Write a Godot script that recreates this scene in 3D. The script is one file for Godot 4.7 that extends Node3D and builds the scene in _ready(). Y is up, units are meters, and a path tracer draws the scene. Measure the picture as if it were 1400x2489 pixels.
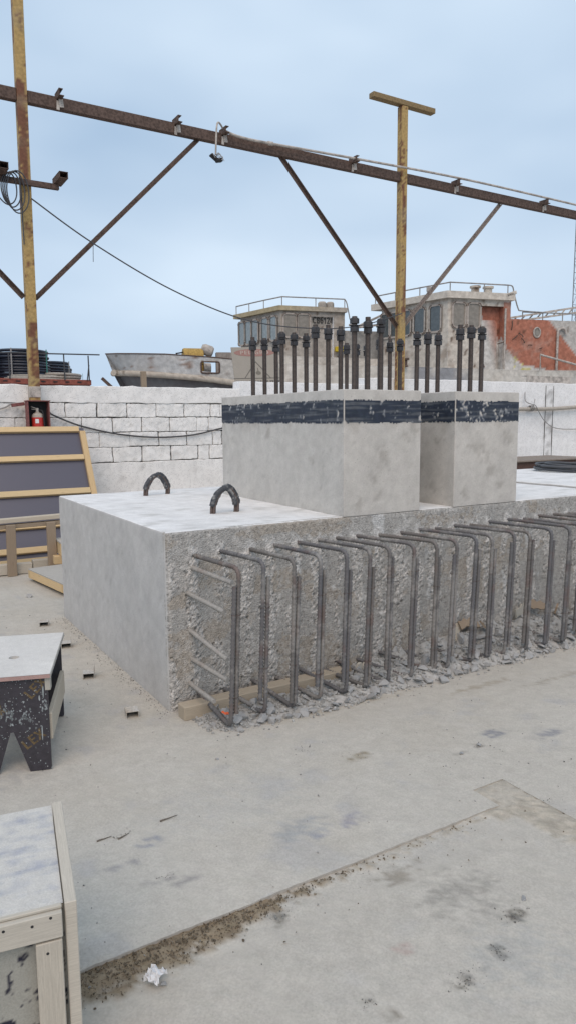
extends Node3D
# Yard of a shipyard: a machine foundation with cut-back concrete and bent reinforcing bars, a steel frame, a white wall and beached boats behind it.
# X runs along the front face of the foundation, -Z goes back from it, y is up, metres.

var rng := RandomNumberGenerator.new()
var na := FastNoiseLite.new()      # general purpose 3D noise, unit frequency
var nb := FastNoiseLite.new()
var nc := FastNoiseLite.new()      # cellular
var M := {}
var T := {}
var used := {}

class MB:
	var v := PackedVector3Array()
	var n := PackedVector3Array()
	var c := PackedColorArray()
	var u := PackedVector2Array()
	var ix := PackedInt32Array()
	var col := Color(1, 1, 1)

	func vert(p: Vector3, nn: Vector3, uv := Vector2.ZERO, cc = null) -> int:
		v.append(p); n.append(nn); u.append(uv); c.append(col if cc == null else cc)
		return v.size() - 1

	func face(a: int, b: int, d: int) -> void:      # wound clockwise as seen from the side the normals point to
		var g := (v[b] - v[a]).cross(v[d] - v[a])
		if g.dot(n[a] + n[b] + n[d]) > 0.0:
			ix.append(a); ix.append(d); ix.append(b)
		else:
			ix.append(a); ix.append(b); ix.append(d)

	func tri(a: Vector3, b: Vector3, d: Vector3, out: Vector3) -> void:
		var nn := (b - a).cross(d - a).normalized()
		if nn.dot(out) < 0.0: nn = -nn
		face(vert(a, nn, Vector2(a.x + a.z, a.y)), vert(b, nn, Vector2(b.x + b.z, b.y)), vert(d, nn, Vector2(d.x + d.z, d.y)))

	func quad(a: Vector3, b: Vector3, d: Vector3, e: Vector3, nn: Vector3, uvs = null) -> void:
		var l1 := (b - a).length()
		var l2 := (d - b).length()
		var w = uvs if uvs != null else [Vector2(0, 0), Vector2(l1, 0), Vector2(l1, l2), Vector2(0, l2)]
		var i := vert(a, nn, w[0]); var j := vert(b, nn, w[1]); var k := vert(d, nn, w[2]); var l := vert(e, nn, w[3])
		face(i, j, k); face(i, k, l)

	func box(ctr: Vector3, size: Vector3, bs := Basis(), bev := 0.0) -> void:
		var h := size * 0.5
		var b: float = minf(bev, minf(h.x, minf(h.y, h.z)) * 0.6)
		var longest := 0
		if size.y > size[longest]: longest = 1
		if size.z > size[longest]: longest = 2
		var off := Vector2(fposmod(ctr.x * 3.71 + ctr.y * 1.37 + ctr.z * 2.11, 7.0), fposmod(ctr.x * 1.3 + ctr.z * 5.7 + ctr.y * 3.1, 3.0))
		for ax in 3:
			var a1 := (ax + 1) % 3
			var a2 := (ax + 2) % 3
			if a2 == longest:
				var sw := a1; a1 = a2; a2 = sw
			for s in [-1.0, 1.0]:
				var nn := Vector3.ZERO
				nn[ax] = s
				var ids := []
				for q in [[-1, -1], [1, -1], [1, 1], [-1, 1]]:
					var p := Vector3.ZERO
					p[ax] = s * h[ax]
					p[a1] = q[0] * (h[a1] - b)
					p[a2] = q[1] * (h[a2] - b)
					ids.append(vert(ctr + bs * p, bs * nn, off + Vector2(p[a1], p[a2] + ax * 0.37 + s * 0.11)))
				face(ids[0], ids[1], ids[2]); face(ids[0], ids[2], ids[3])
		if b <= 0.0: return
		for ax in 3:                                   # edges along ax
			var a1 := (ax + 1) % 3
			var a2 := (ax + 2) % 3
			for s1 in [-1.0, 1.0]:
				for s2 in [-1.0, 1.0]:
					var nn := Vector3.ZERO
					nn[a1] = s1; nn[a2] = s2
					nn = bs * nn.normalized()
					var p := [Vector3.ZERO, Vector3.ZERO, Vector3.ZERO, Vector3.ZERO]
					for k in 4:
						p[k][ax] = (h[ax] - b) * (-1.0 if k in [0, 3] else 1.0)
						p[k][a1] = s1 * (h[a1] if k < 2 else h[a1] - b)
						p[k][a2] = s2 * (h[a2] - b if k < 2 else h[a2])
						p[k] = ctr + bs * p[k]
					quad(p[0], p[1], p[2], p[3], nn)
		for sx in [-1.0, 1.0]:
			for sy in [-1.0, 1.0]:
				for sz in [-1.0, 1.0]:
					var s := Vector3(sx, sy, sz)
					tri(ctr + bs * (s * Vector3(h.x, h.y - b, h.z - b)), ctr + bs * (s * Vector3(h.x - b, h.y, h.z - b)), ctr + bs * (s * Vector3(h.x - b, h.y - b, h.z)), bs * s)

	func bar(a: Vector3, b: Vector3, w: float, h: float, up := Vector3.UP, bev := 0.0) -> void:   # square bar from a to b
		var d := (b - a).normalized()
		if absf(d.dot(up)) > 0.99: up = Vector3(0, 0, 1)
		var sd := d.cross(up).normalized()
		box((a + b) * 0.5, Vector3((b - a).length(), h, w), Basis(d, sd.cross(d), sd), bev)

	func tube(path: Array, r: float, sides := 8, caps := true, rib := 0.0, pitch := 0.012, taper := 1.0) -> void:
		var up := Vector3(0, 1, 0)
		var s := 0.0
		var prev := -1
		var cnt := path.size()
		var t0: Vector3 = (path[1] - path[0]).normalized()
		if absf(t0.dot(up)) > 0.9: up = Vector3(0.3, 0, 1)
		var e1 := t0.cross(up).normalized()
		for i in cnt:
			var t: Vector3 = ((path[mini(i + 1, cnt - 1)] - path[maxi(i - 1, 0)]) as Vector3).normalized()
			e1 = (e1 - t * e1.dot(t)).normalized()
			var e2 := t.cross(e1)
			if i > 0: s += (path[i] - path[i - 1]).length()
			var rr := r * lerpf(1.0, taper, float(i) / maxi(1, cnt - 1))
			var base := v.size()
			for k in sides + 1:
				var a := TAU * k / sides
				var dr := e1 * cos(a) + e2 * sin(a)
				var q := rr
				if rib > 0.0:
					var ph := fposmod(s / pitch + 0.5 * absf(sin(a * 0.5 + 0.4)), 1.0)
					q += rib if ph < 0.4 else 0.0
				vert(path[i] + dr * q, dr, Vector2(s, a * r))
			if prev >= 0:
				for k in sides:
					face(prev + k, prev + k + 1, base + k + 1); face(prev + k, base + k + 1, base + k)
			prev = base
			if caps and (i == 0 or i == cnt - 1):
				var nn := -t if i == 0 else t
				var cc := vert(path[i], nn)
				var ring := []
				for k in sides: ring.append(vert(v[base + k], nn))
				for k in sides: face(cc, ring[k], ring[(k + 1) % sides])

	func lathe(ctr: Vector3, prof: Array, segs := 16, bs := Basis()) -> void:   # prof: [radius, y] from bottom to top, flat steps
		for i in prof.size() - 1:
			var p: Array = prof[i]
			var q: Array = prof[i + 1]
			var d := Vector2(q[0] - p[0], q[1] - p[1])
			var nn2 := Vector2(d.y, -d.x).normalized()
			var base := v.size()
			for k in segs + 1:
				var a := TAU * k / segs
				var dr := Vector3(cos(a), 0, sin(a))
				var nn := bs * (dr * nn2.x + Vector3.UP * nn2.y)
				vert(ctr + bs * (dr * p[0] + Vector3.UP * p[1]), nn, Vector2(a * 0.1, p[1]))
				vert(ctr + bs * (dr * q[0] + Vector3.UP * q[1]), nn, Vector2(a * 0.1, q[1]))
			for k in segs:
				var b := base + k * 2
				face(b, b + 2, b + 3); face(b, b + 3, b + 1)

	func extrude(poly: PackedVector2Array, origin: Vector3, ex: Vector3, ey: Vector3, depth: float) -> void:   # poly in the plane ex, ey; extruded along ex x ey
		var nn := ex.cross(ey).normalized()
		var tr := Geometry2D.triangulate_polygon(poly)
		for side in [0.0, 1.0]:
			var base := v.size()
			for p in poly: vert(origin + ex * p.x + ey * p.y + nn * depth * side, nn * (side * 2.0 - 1.0), p)
			for k in tr.size() / 3: face(base + tr[k * 3], base + tr[k * 3 + 1], base + tr[k * 3 + 2])
		var sgn := -1.0 if Geometry2D.is_polygon_clockwise(poly) else 1.0
		for k in poly.size():
			var p := poly[k]
			var q := poly[(k + 1) % poly.size()]
			var d := (q - p).normalized()
			var on := (ex * d.y - ey * d.x) * sgn
			quad(origin + ex * p.x + ey * p.y, origin + ex * q.x + ey * q.y, origin + ex * q.x + ey * q.y + nn * depth, origin + ex * p.x + ey * p.y + nn * depth, on)

	func hull(pts: Array) -> void:
		var ctr := Vector3.ZERO
		for p in pts: ctr += p
		ctr /= pts.size()
		for i in pts.size():
			for j in range(i + 1, pts.size()):
				for k in range(j + 1, pts.size()):
					var nn: Vector3 = (pts[j] - pts[i]).cross(pts[k] - pts[i])
					if nn.length() < 1e-9: continue
					nn = nn.normalized()
					if nn.dot(pts[i] - ctr) < 0: nn = -nn
					var ok := true
					for l in pts.size():
						if l != i and l != j and l != k and nn.dot(pts[l] - pts[i]) > 1e-6:
							ok = false
							break
					if ok: tri(pts[i], pts[j], pts[k], nn)

	func grid(nu: int, nv: int, pos: PackedVector3Array, cols: PackedColorArray, out: Vector3, skip := PackedByteArray()) -> void:   # smooth sheet, pos[i * nv + j]
		var base := v.size()
		for i in nu:
			for j in nv:
				var du := pos[mini(i + 1, nu - 1) * nv + j] - pos[maxi(i - 1, 0) * nv + j]
				var dv := pos[i * nv + mini(j + 1, nv - 1)] - pos[i * nv + maxi(j - 1, 0)]
				var nn := du.cross(dv).normalized()
				if nn.dot(out) < 0: nn = -nn
				v.append(pos[i * nv + j]); n.append(nn); u.append(Vector2(i, j)); c.append(cols[i * nv + j] if cols.size() else col)
		var flip := (pos[nv] - pos[0]).cross(pos[1] - pos[0]).dot(out) > 0.0
		for i in nu - 1:
			for j in nv - 1:
				if skip.size() and skip[i * nv + j]: continue
				var a := base + i * nv + j
				var b := a + nv
				if flip:
					ix.append(a); ix.append(a + 1); ix.append(b + 1); ix.append(a); ix.append(b + 1); ix.append(b)
				else:
					ix.append(a); ix.append(b + 1); ix.append(a + 1); ix.append(a); ix.append(b); ix.append(b + 1)

	func mesh() -> ArrayMesh:
		var arr := []
		arr.resize(Mesh.ARRAY_MAX)
		arr[Mesh.ARRAY_VERTEX] = v; arr[Mesh.ARRAY_NORMAL] = n; arr[Mesh.ARRAY_COLOR] = c; arr[Mesh.ARRAY_TEX_UV] = u; arr[Mesh.ARRAY_INDEX] = ix
		var m := ArrayMesh.new()
		m.add_surface_from_arrays(Mesh.PRIMITIVE_TRIANGLES, arr)
		return m

	func moved(by: Vector3) -> MB:
		for i in v.size(): v[i] += by
		return self

# ---------------------------------------------------------------- helpers
func lin(r: float, g: float, b: float) -> Color: return Color(r, g, b).linear_to_srgb()

func numbered(called: String) -> String:
	var k: int = used.get(called, 0)
	used[called] = k + 1
	return called if k == 0 else "%s_%03d" % [called, k]

func tag(o: Node, label: String, category: String, group := "", kind := "") -> Node:
	if label: o.set_meta("label", label)
	if category: o.set_meta("category", category)
	if group: o.set_meta("group", group)
	if kind: o.set_meta("kind", kind)
	return o

func thing(called: String, label: String, category: String, at := Vector3.ZERO, turn := 0.0, group := "") -> Node3D:
	var o := Node3D.new()
	o.name = numbered(called)
	add_child(o)
	o.position = at
	o.rotation.y = turn
	tag(o, label, category, group)
	return o

func part(parent: Node3D, called: String, mb: MB, m: Material, world := false) -> MeshInstance3D:   # world: the shape is in world axes, the parent stands unturned
	var o := MeshInstance3D.new()
	o.name = called
	if world:
		var off := parent.position
		var up := parent.get_parent()
		while up is Node3D and up != self:
			off += up.position
			up = up.get_parent()
		mb.moved(-off)
	grain(mb, m)
	o.mesh = mb.mesh()
	o.material_override = m
	parent.add_child(o, true)
	return o

func grain(mb: MB, m: Material) -> void:            # every timber has a tone of its own, with a few knots
	if not m.resource_name.begins_with("timber"): return
	var t := rng.randf_range(0.82, 1.1)
	var warm := rng.randf_range(-0.05, 0.05)
	for i in mb.c.size(): mb.c[i] = Color(mb.c[i].r * t * (1.0 + warm), mb.c[i].g * t, mb.c[i].b * t * (1.0 - warm))

func part_mesh(parent: Node3D, called: String, mesh: Mesh, m: Material, t := Transform3D()) -> MeshInstance3D:
	var o := MeshInstance3D.new()
	o.name = called
	o.mesh = mesh
	o.material_override = m
	o.transform = t
	parent.add_child(o, true)
	return o

func single(called: String, mb: MB, m: Material, label: String, category: String, group := "", kind := "") -> MeshInstance3D:
	var o := MeshInstance3D.new()
	o.name = numbered(called)
	grain(mb, m)
	o.mesh = mb.mesh()
	o.material_override = m
	add_child(o)
	tag(o, label, category, group, kind)
	return o

func curve(pts: Array, per := 8) -> Array:       # Catmull-Rom through the points
	var out := []
	for i in pts.size() - 1:
		var p0: Vector3 = pts[maxi(i - 1, 0)]
		var p3: Vector3 = pts[mini(i + 2, pts.size() - 1)]
		for k in per: out.append((pts[i] as Vector3).cubic_interpolate(pts[i + 1], p0, p3, float(k) / per))
	out.append(pts[-1])
	return out

func resample(path: Array, step: float) -> Array:
	var out := [path[0]]
	var carry := 0.0
	for i in path.size() - 1:
		var a: Vector3 = path[i]
		var b: Vector3 = path[i + 1]
		var l := a.distance_to(b)
		var s := step - carry
		while s <= l:
			out.append(a.lerp(b, s / l))
			s += step
		carry = l - (s - step)
	out.append(path[-1])
	return out

func steps(a: float, b: float, cell: float, r := 0.0) -> PackedFloat32Array:
	var out := PackedFloat32Array([a])
	if r > 0.0: out.append_array([a + r * 0.3, a + r])
	var k := maxi(1, int(round((b - a - 2 * r) / cell)))
	for i in range(1, k): out.append(a + r + (b - a - 2 * r) * i / k)
	if r > 0.0: out.append_array([b - r, b - r * 0.3])
	out.append(b)
	return out

# a box whose faces are fine sheets: rounded by r at the edges, uneven by amp; paint(p, n) gives the colour (linear)
func rough_box(mb: MB, lo: Vector3, hi: Vector3, cell: float, r: float, amp: float, freq: float, paint: Callable, faces := "xXyYzZ", amp2 := 0.0) -> void:
	var st := [steps(lo.x, hi.x, cell, r), steps(lo.y, hi.y, cell, r), steps(lo.z, hi.z, cell, r)]
	var rr := Vector3(r, r, r)
	for f in faces:
		var ax := "xyz".find(f.to_lower())
		var sgn := 1.0 if f == f.to_upper() else -1.0
		var a1 := (ax + 1) % 3
		var a2 := (ax + 2) % 3
		var s1: PackedFloat32Array = st[a1]
		var s2: PackedFloat32Array = st[a2]
		var pos := PackedVector3Array()
		var cols := PackedColorArray()
		var out := Vector3.ZERO
		out[ax] = sgn
		for x in s1:
			for y in s2:
				var p := Vector3.ZERO
				p[ax] = hi[ax] if sgn > 0 else lo[ax]
				p[a1] = x; p[a2] = y
				if r > 0.0:
					var q := p.clamp(lo + rr, hi - rr)
					var d := p - q
					p = q + d.normalized() * r
				if amp > 0.0:
					p += Vector3(na.get_noise_3dv(p * freq), na.get_noise_3dv(p * freq + Vector3(31, 7, 3)), na.get_noise_3dv(p * freq + Vector3(5, 77, 13))) * amp
					if amp2 > 0.0: p += Vector3(nb.get_noise_3dv(p * 31.0), nb.get_noise_3dv(p * 31.0 + Vector3(9, 7, 3)), nb.get_noise_3dv(p * 29.0 + Vector3(4, 2, 13))) * amp2
				pos.append(p)
				cols.append(paint.call(p, out))
		mb.grid(s1.size(), s2.size(), pos, cols, out)

func noise_bytes(kind: int, freq: float, octaves: int, sd: int, size: int) -> PackedByteArray:
	var f := FastNoiseLite.new()
	f.noise_type = kind
	f.frequency = freq
	f.fractal_octaves = octaves
	f.fractal_type = FastNoiseLite.FRACTAL_FBM if octaves > 1 else FastNoiseLite.FRACTAL_NONE
	f.cellular_return_type = FastNoiseLite.RETURN_DISTANCE
	f.seed = sd
	var im := f.get_seamless_image(size, size, false, false, 0.12, true)
	im.convert(Image.FORMAT_L8)
	return im.get_data()

func grey_texture(size: int, fn: Callable) -> ImageTexture:       # fn(i) is a linear factor 0..1
	var lut := PackedByteArray()
	for k in 1024: lut.append(clampi(int(round(pow(k / 1023.0, 1.0 / 2.2) * 255.0)), 0, 255))
	var data := PackedByteArray()
	data.resize(size * size)
	for i in size * size: data[i] = lut[clampi(int(fn.call(i) * 1023.0), 0, 1023)]
	return ImageTexture.create_from_image(Image.create_from_data(size, size, false, Image.FORMAT_L8, data))

func plain_texture(size: int, data: PackedByteArray) -> ImageTexture:
	return ImageTexture.create_from_image(Image.create_from_data(size, size, false, Image.FORMAT_L8, data))

# colour is the linear base colour; the textures average 0.8, which is taken back out here
func mat(called: String, r: float, g: float, b: float, rough: float, tex: Texture2D = null, per_metre := 1.0, bump: Texture2D = null, bump_cm := 0.0, opt := {}) -> StandardMaterial3D:
	var m := StandardMaterial3D.new()
	m.resource_name = called
	var k := 1.25 if tex else 1.0
	m.albedo_color = lin(r * k, g * k, b * k)
	m.roughness = rough
	m.albedo_texture = tex
	if bump:
		m.heightmap_enabled = true
		m.heightmap_texture = bump
		m.heightmap_scale = bump_cm
	var world: bool = opt.get("world", true)
	if not opt.get("uv", false):
		m.uv1_triplanar = true
		m.uv1_world_triplanar = world
	m.uv1_scale = Vector3.ONE * per_metre
	if opt.has("stretch"): m.uv1_scale = opt.stretch
	m.vertex_color_use_as_albedo = opt.get("vc", false)
	m.metallic = opt.get("metal", 0.0)
	m.metallic_specular = opt.get("spec", 0.5)
	m.cull_mode = BaseMaterial3D.CULL_DISABLED
	M[called] = m
	return m

func mix3(a: Color, b: Color, t: float) -> Color: return a.lerp(b, clampf(t, 0.0, 1.0))

func sstep(a: float, b: float, x: float) -> float: return smoothstep(a, b, x)

# ---------------------------------------------------------------- camera, sky, light
func stage() -> void:
	var cam := Camera3D.new()
	cam.name = "camera"
	cam.position = Vector3(-1.3518, 1.55, 3.4762)
	cam.rotation = Vector3(-0.1276, -0.5423, -0.0072)
	cam.fov = 71.03
	cam.near = 0.05
	cam.far = 2000.0
	cam.current = true
	add_child(cam)
	var env := Environment.new()
	env.background_mode = Environment.BG_SKY
	env.tonemap_mode = Environment.TONE_MAPPER_LINEAR
	env.tonemap_exposure = 1.1
	env.sdfgi_enabled = true
	env.ssao_enabled = true
	env.ssil_enabled = true
	var sky := Sky.new()
	var pano := PanoramaSkyMaterial.new()
	pano.panorama = overcast()
	sky.sky_material = pano
	env.sky = sky
	env.background_energy_multiplier = 1.0
	var we := WorldEnvironment.new()
	we.name = "environment"
	we.environment = env
	add_child(we)
	var sun := DirectionalLight3D.new()
	sun.name = "sun"
	sun.light_energy = 0.5
	sun.light_angular_distance = 50.0
	sun.light_color = Color(1.0, 0.90, 0.81)
	sun.shadow_enabled = true
	sun.sky_mode = DirectionalLight3D.SKY_MODE_LIGHT_ONLY
	add_child(sun)
	sun.look_at_from_position(Vector3(-2.4, 5.0, 3.6), Vector3.ZERO)

func overcast() -> ImageTexture:      # an even layer of cloud: streaks of denser and thinner cover all round
	var w := 768
	var h := 384
	var im := Image.create(w, h, false, Image.FORMAT_RGBF)
	var f := FastNoiseLite.new()
	f.seed = 3580
	f.frequency = 1.0
	f.fractal_octaves = 4
	var thick := Color(0.365, 0.50, 0.675)
	var thin := Color(0.60, 0.725, 0.865)
	for y in h:
		var el := (0.5 - (y + 0.5) / h) * PI
		for x in w:
			var az := TAU * (x + 0.5) / w
			var d := Vector3(sin(az) * cos(el), sin(el), -cos(az) * cos(el))
			var q := f.get_noise_3d(d.x * 1.1, d.y * 3.6, d.z * 1.1) * 0.85 + f.get_noise_3d(d.x * 2.6 + 9.0, d.y * 7.0, d.z * 2.6) * 0.35
			var e := rad_to_deg(el)
			var t := 0.70 - 0.30 * smoothstep(7.0, 0.0, e) + 0.16 * smoothstep(4.0, 8.0, e) * smoothstep(16.0, 11.0, e) - 0.20 * smoothstep(11.0, 21.0, e) + 0.22 * smoothstep(22.0, 34.0, e) + q * 0.9
			var cc := thick.lerp(thin, clampf(t, 0.0, 1.15))
			if el < 0: cc = Color(0.33, 0.34, 0.34)
			im.set_pixel(x, y, cc)
	return ImageTexture.create_from_image(im)

# ---------------------------------------------------------------- textures and materials
func materials() -> void:
	var S := FastNoiseLite.TYPE_SIMPLEX_SMOOTH
	var C := FastNoiseLite.TYPE_CELLULAR
	var W := FastNoiseLite.TYPE_VALUE
	var fine := noise_bytes(W, 0.45, 2, 1, 512)
	var mid := noise_bytes(S, 0.02, 5, 2, 512)
	var big := noise_bytes(S, 0.006, 4, 3, 512)
	var cell := noise_bytes(C, 0.05, 1, 4, 512)
	var cell2 := noise_bytes(C, 0.11, 1, 5, 512)
	var cell3 := noise_bytes(C, 0.025, 2, 6, 512)
	T.concrete = grey_texture(512, func(i: int):
		var m := 0.8 + (fine[i] - 128) * 0.0006 + (mid[i] - 128) * 0.0005 + (big[i] - 128) * 0.0004
		if cell[i] < 14 and mid[i] > 135: m *= 0.74
		return m)
	T.dust = grey_texture(512, func(i: int):
		var m := 0.8 + (fine[i] - 128) * 0.0008 + (mid[i] - 128) * 0.0003
		if cell2[i] < 16 and big[i] > 128: m *= 0.82
		elif cell2[i] < 14: m *= 1.08
		return m)
	T.gravel = grey_texture(512, func(i: int): return 0.8 + (cell2[i] - 90) * 0.0016 + (fine[i] - 128) * 0.0016 + (mid[i] - 128) * 0.0014 - (0.3 if cell2[i] > 215 else 0.0))
	T.white = grey_texture(512, func(i: int):
		var m := 0.83 + (fine[i] - 128) * 0.0005 + (big[i] - 128) * 0.0004
		if cell2[i] < 40 and mid[i] > 122: m *= 0.38
		elif cell2[i] < 20: m *= 0.72
		return m)
	T.rust = grey_texture(512, func(i: int): return 0.8 + (mid[i] - 128) * 0.003 + (fine[i] - 128) * 0.0022 + (big[i] - 128) * 0.001)
	T.metal = grey_texture(512, func(i: int): return 0.8 + (mid[i] - 128) * 0.0016 + (fine[i] - 128) * 0.001)
	T.pits = plain_texture(512, cell3)
	T.cells = plain_texture(512, cell2)
	T.mid = plain_texture(512, mid)
	T.fine = plain_texture(512, fine)
	var g := FastNoiseLite.new()
	g.frequency = 1.0
	g.fractal_octaves = 3
	T.wood = grey_texture(512, func(i: int):
		var x := i % 512
		var y := i / 512
		var wv := g.get_noise_2d(x * 0.006, y * 0.045) * 2.5
		var ring := sin((y * 0.22 + wv * 4.0))
		var kn := 0.0
		for q in [[90, 130], [330, 60], [220, 400], [450, 290]]:
			var kd := Vector2((x - q[0]) * 0.09, (y - q[1]) * 0.22).length()
			if kd < 1.6: kn = 0.34 * smoothstep(1.6, 0.4, kd)
		return (0.8 + ring * 0.04 + g.get_noise_2d(x * 0.02, y * 0.55 + 40.0) * 0.14 + (fine[i] - 128) * 0.0004) * (1.0 - kn))
	T.film = grey_texture(512, func(i: int):
		var m := 0.55 + (mid[i] - 128) * 0.001
		if cell2[i] < 12 and fine[i] > 120: m = 1.0
		return m)

	mat("dust", 1, 1, 1, 0.95, T.dust, 0.9, T.fine, 0.05, {vc = true, spec = 0.25})
	mat("smooth", 1, 1, 1, 0.9, T.concrete, 0.9, T.concrete, 0.08, {vc = true, spec = 0.3})
	mat("chipped", 1, 1, 1, 0.97, T.gravel, 2.2, T.cells, 0.4, {vc = true, spec = 0.2})
	mat("stone", 0.40, 0.40, 0.395, 0.95, T.gravel, 3.0, T.fine, 0.2, {spec = 0.25, world = false, vc = true})
	mat("whitewash", 1, 1, 1, 0.93, T.white, 1.35, T.white, 0.35, {vc = true, spec = 0.3})
	mat("mortar", 0.06, 0.058, 0.056, 0.97, T.gravel, 2.0, T.cells, 0.4)
	mat("film_paint", 1, 1, 1, 0.55, T.metal, 1.6, T.mid, 0.1, {vc = true, spec = 0.4})
	mat("steel_rust", 0.115, 0.08, 0.066, 0.85, T.rust, 2.2, T.fine, 0.1, {spec = 0.35})
	mat("steel_paint", 1, 1, 1, 0.7, T.metal, 2.0, T.fine, 0.05, {vc = true, spec = 0.4})
	mat("rebar", 1, 1, 1, 0.62, T.metal, 5.0, null, 0.0, {vc = true, metal = 0.1, spec = 0.45})
	mat("bolt", 0.085, 0.07, 0.064, 0.6, T.rust, 4.0, null, 0.0, {metal = 0.3, world = false, vc = true})
	mat("nut", 0.055, 0.053, 0.056, 0.5, T.rust, 5.0, null, 0.0, {metal = 0.4, world = false})
	mat("timber", 0.64, 0.47, 0.26, 0.8, T.wood, 1.0, T.wood, 0.06, {uv = true, vc = true, stretch = Vector3(0.9, 4.0, 1)})
	mat("timber_grey", 0.30, 0.235, 0.17, 0.88, T.wood, 1.0, T.wood, 0.08, {uv = true, vc = true, stretch = Vector3(0.9, 4.0, 1)})
	mat("timber_dusty", 0.50, 0.46, 0.39, 0.9, T.wood, 1.0, T.wood, 0.06, {uv = true, vc = true, stretch = Vector3(0.9, 4.0, 1)})
	mat("timber_tan", 0.40, 0.34, 0.26, 0.9, T.wood, 1.0, T.wood, 0.06, {uv = true, vc = true, stretch = Vector3(0.9, 4.0, 1)})
	mat("film_ply", 0.085, 0.078, 0.105, 0.3, null, 0.8, null, 0.0, {spec = 0.6})
	mat("ply_edge", 0.34, 0.24, 0.15, 0.9, T.wood, 3.0)
	mat("dusty_ply", 1, 1, 1, 0.9, T.dust, 1.6, T.fine, 0.06, {vc = true, world = false, spec = 0.3})
	mat("black_ply", 1, 1, 1, 0.6, T.metal, 3.0, T.fine, 0.05, {vc = true, world = false})
	mat("rubber", 1, 1, 1, 0.6, T.dust, 2.0, T.mid, 0.25, {world = false, vc = true})
	mat("hose_black", 0.022, 0.027, 0.042, 0.32, null, 1.0)
	mat("hose_beige", 0.40, 0.36, 0.31, 0.7, T.metal, 2.0)
	mat("wire", 0.06, 0.06, 0.065, 0.6)
	mat("wire_pale", 0.30, 0.29, 0.28, 0.7)
	mat("strap", 0.06, 0.26, 0.21, 0.6)
	mat("red_paint", 0.50, 0.035, 0.025, 0.4, T.metal, 3.0)
	mat("box_red", 0.21, 0.075, 0.07, 0.75, T.rust, 2.2)
	mat("label_white", 0.75, 0.75, 0.75, 0.7)
	mat("dark", 0.02, 0.02, 0.022, 0.7)
	mat("boat", 1, 1, 1, 0.85, T.metal, 0.55, T.mid, 0.5, {vc = true, world = false, spec = 0.3})
	mat("boat_trim", 0.44, 0.40, 0.36, 0.85, T.rust, 0.8, null, 0.0, {world = false})
	mat("boat_rail", 0.30, 0.29, 0.28, 0.75, T.rust, 1.0)
	mat("pane_sky_tint", 0.24, 0.28, 0.29, 0.2, T.metal, 0.7, null, 0.0, {spec = 0.6})  # sky reflection put into the pale glass colour
	mat("pane", 0.085, 0.10, 0.105, 0.12, T.metal, 0.7, null, 0.0, {spec = 0.6})
	mat("pane_dusty", 0.24, 0.22, 0.19, 0.55, T.metal, 0.7)
	mat("winch_yellow", 0.40, 0.26, 0.07, 0.8, T.rust, 1.5)
	mat("container_red", 0.28, 0.085, 0.06, 0.85, T.rust, 1.2)
	mat("paper", 0.70, 0.70, 0.71, 0.6)
	mat("orange_plastic", 0.75, 0.13, 0.04, 0.5)
	mat("sign", 1, 1, 1, 0.85, T.dust, 1.0, null, 0.0, {vc = true})
	mat("print_grey", 0.07, 0.066, 0.062, 0.9, T.rust, 6.0)
	mat("print_pale", 0.36, 0.29, 0.25, 0.9)
	mat("print_brown", 0.13, 0.09, 0.042, 0.7, T.rust, 6.0, null, 0.0, {world = false})
	mat("zinc", 0.50, 0.485, 0.455, 0.75, T.metal, 6.0, null, 0.0, {metal = 0.05, vc = true})
	mat("splinter", 0.17, 0.145, 0.12, 0.9, T.rust, 8.0)
	mat("brace_dusty", 0.21, 0.175, 0.155, 0.85, T.rust, 2.2)
	mat("mast", 0.20, 0.21, 0.22, 0.7)

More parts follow.
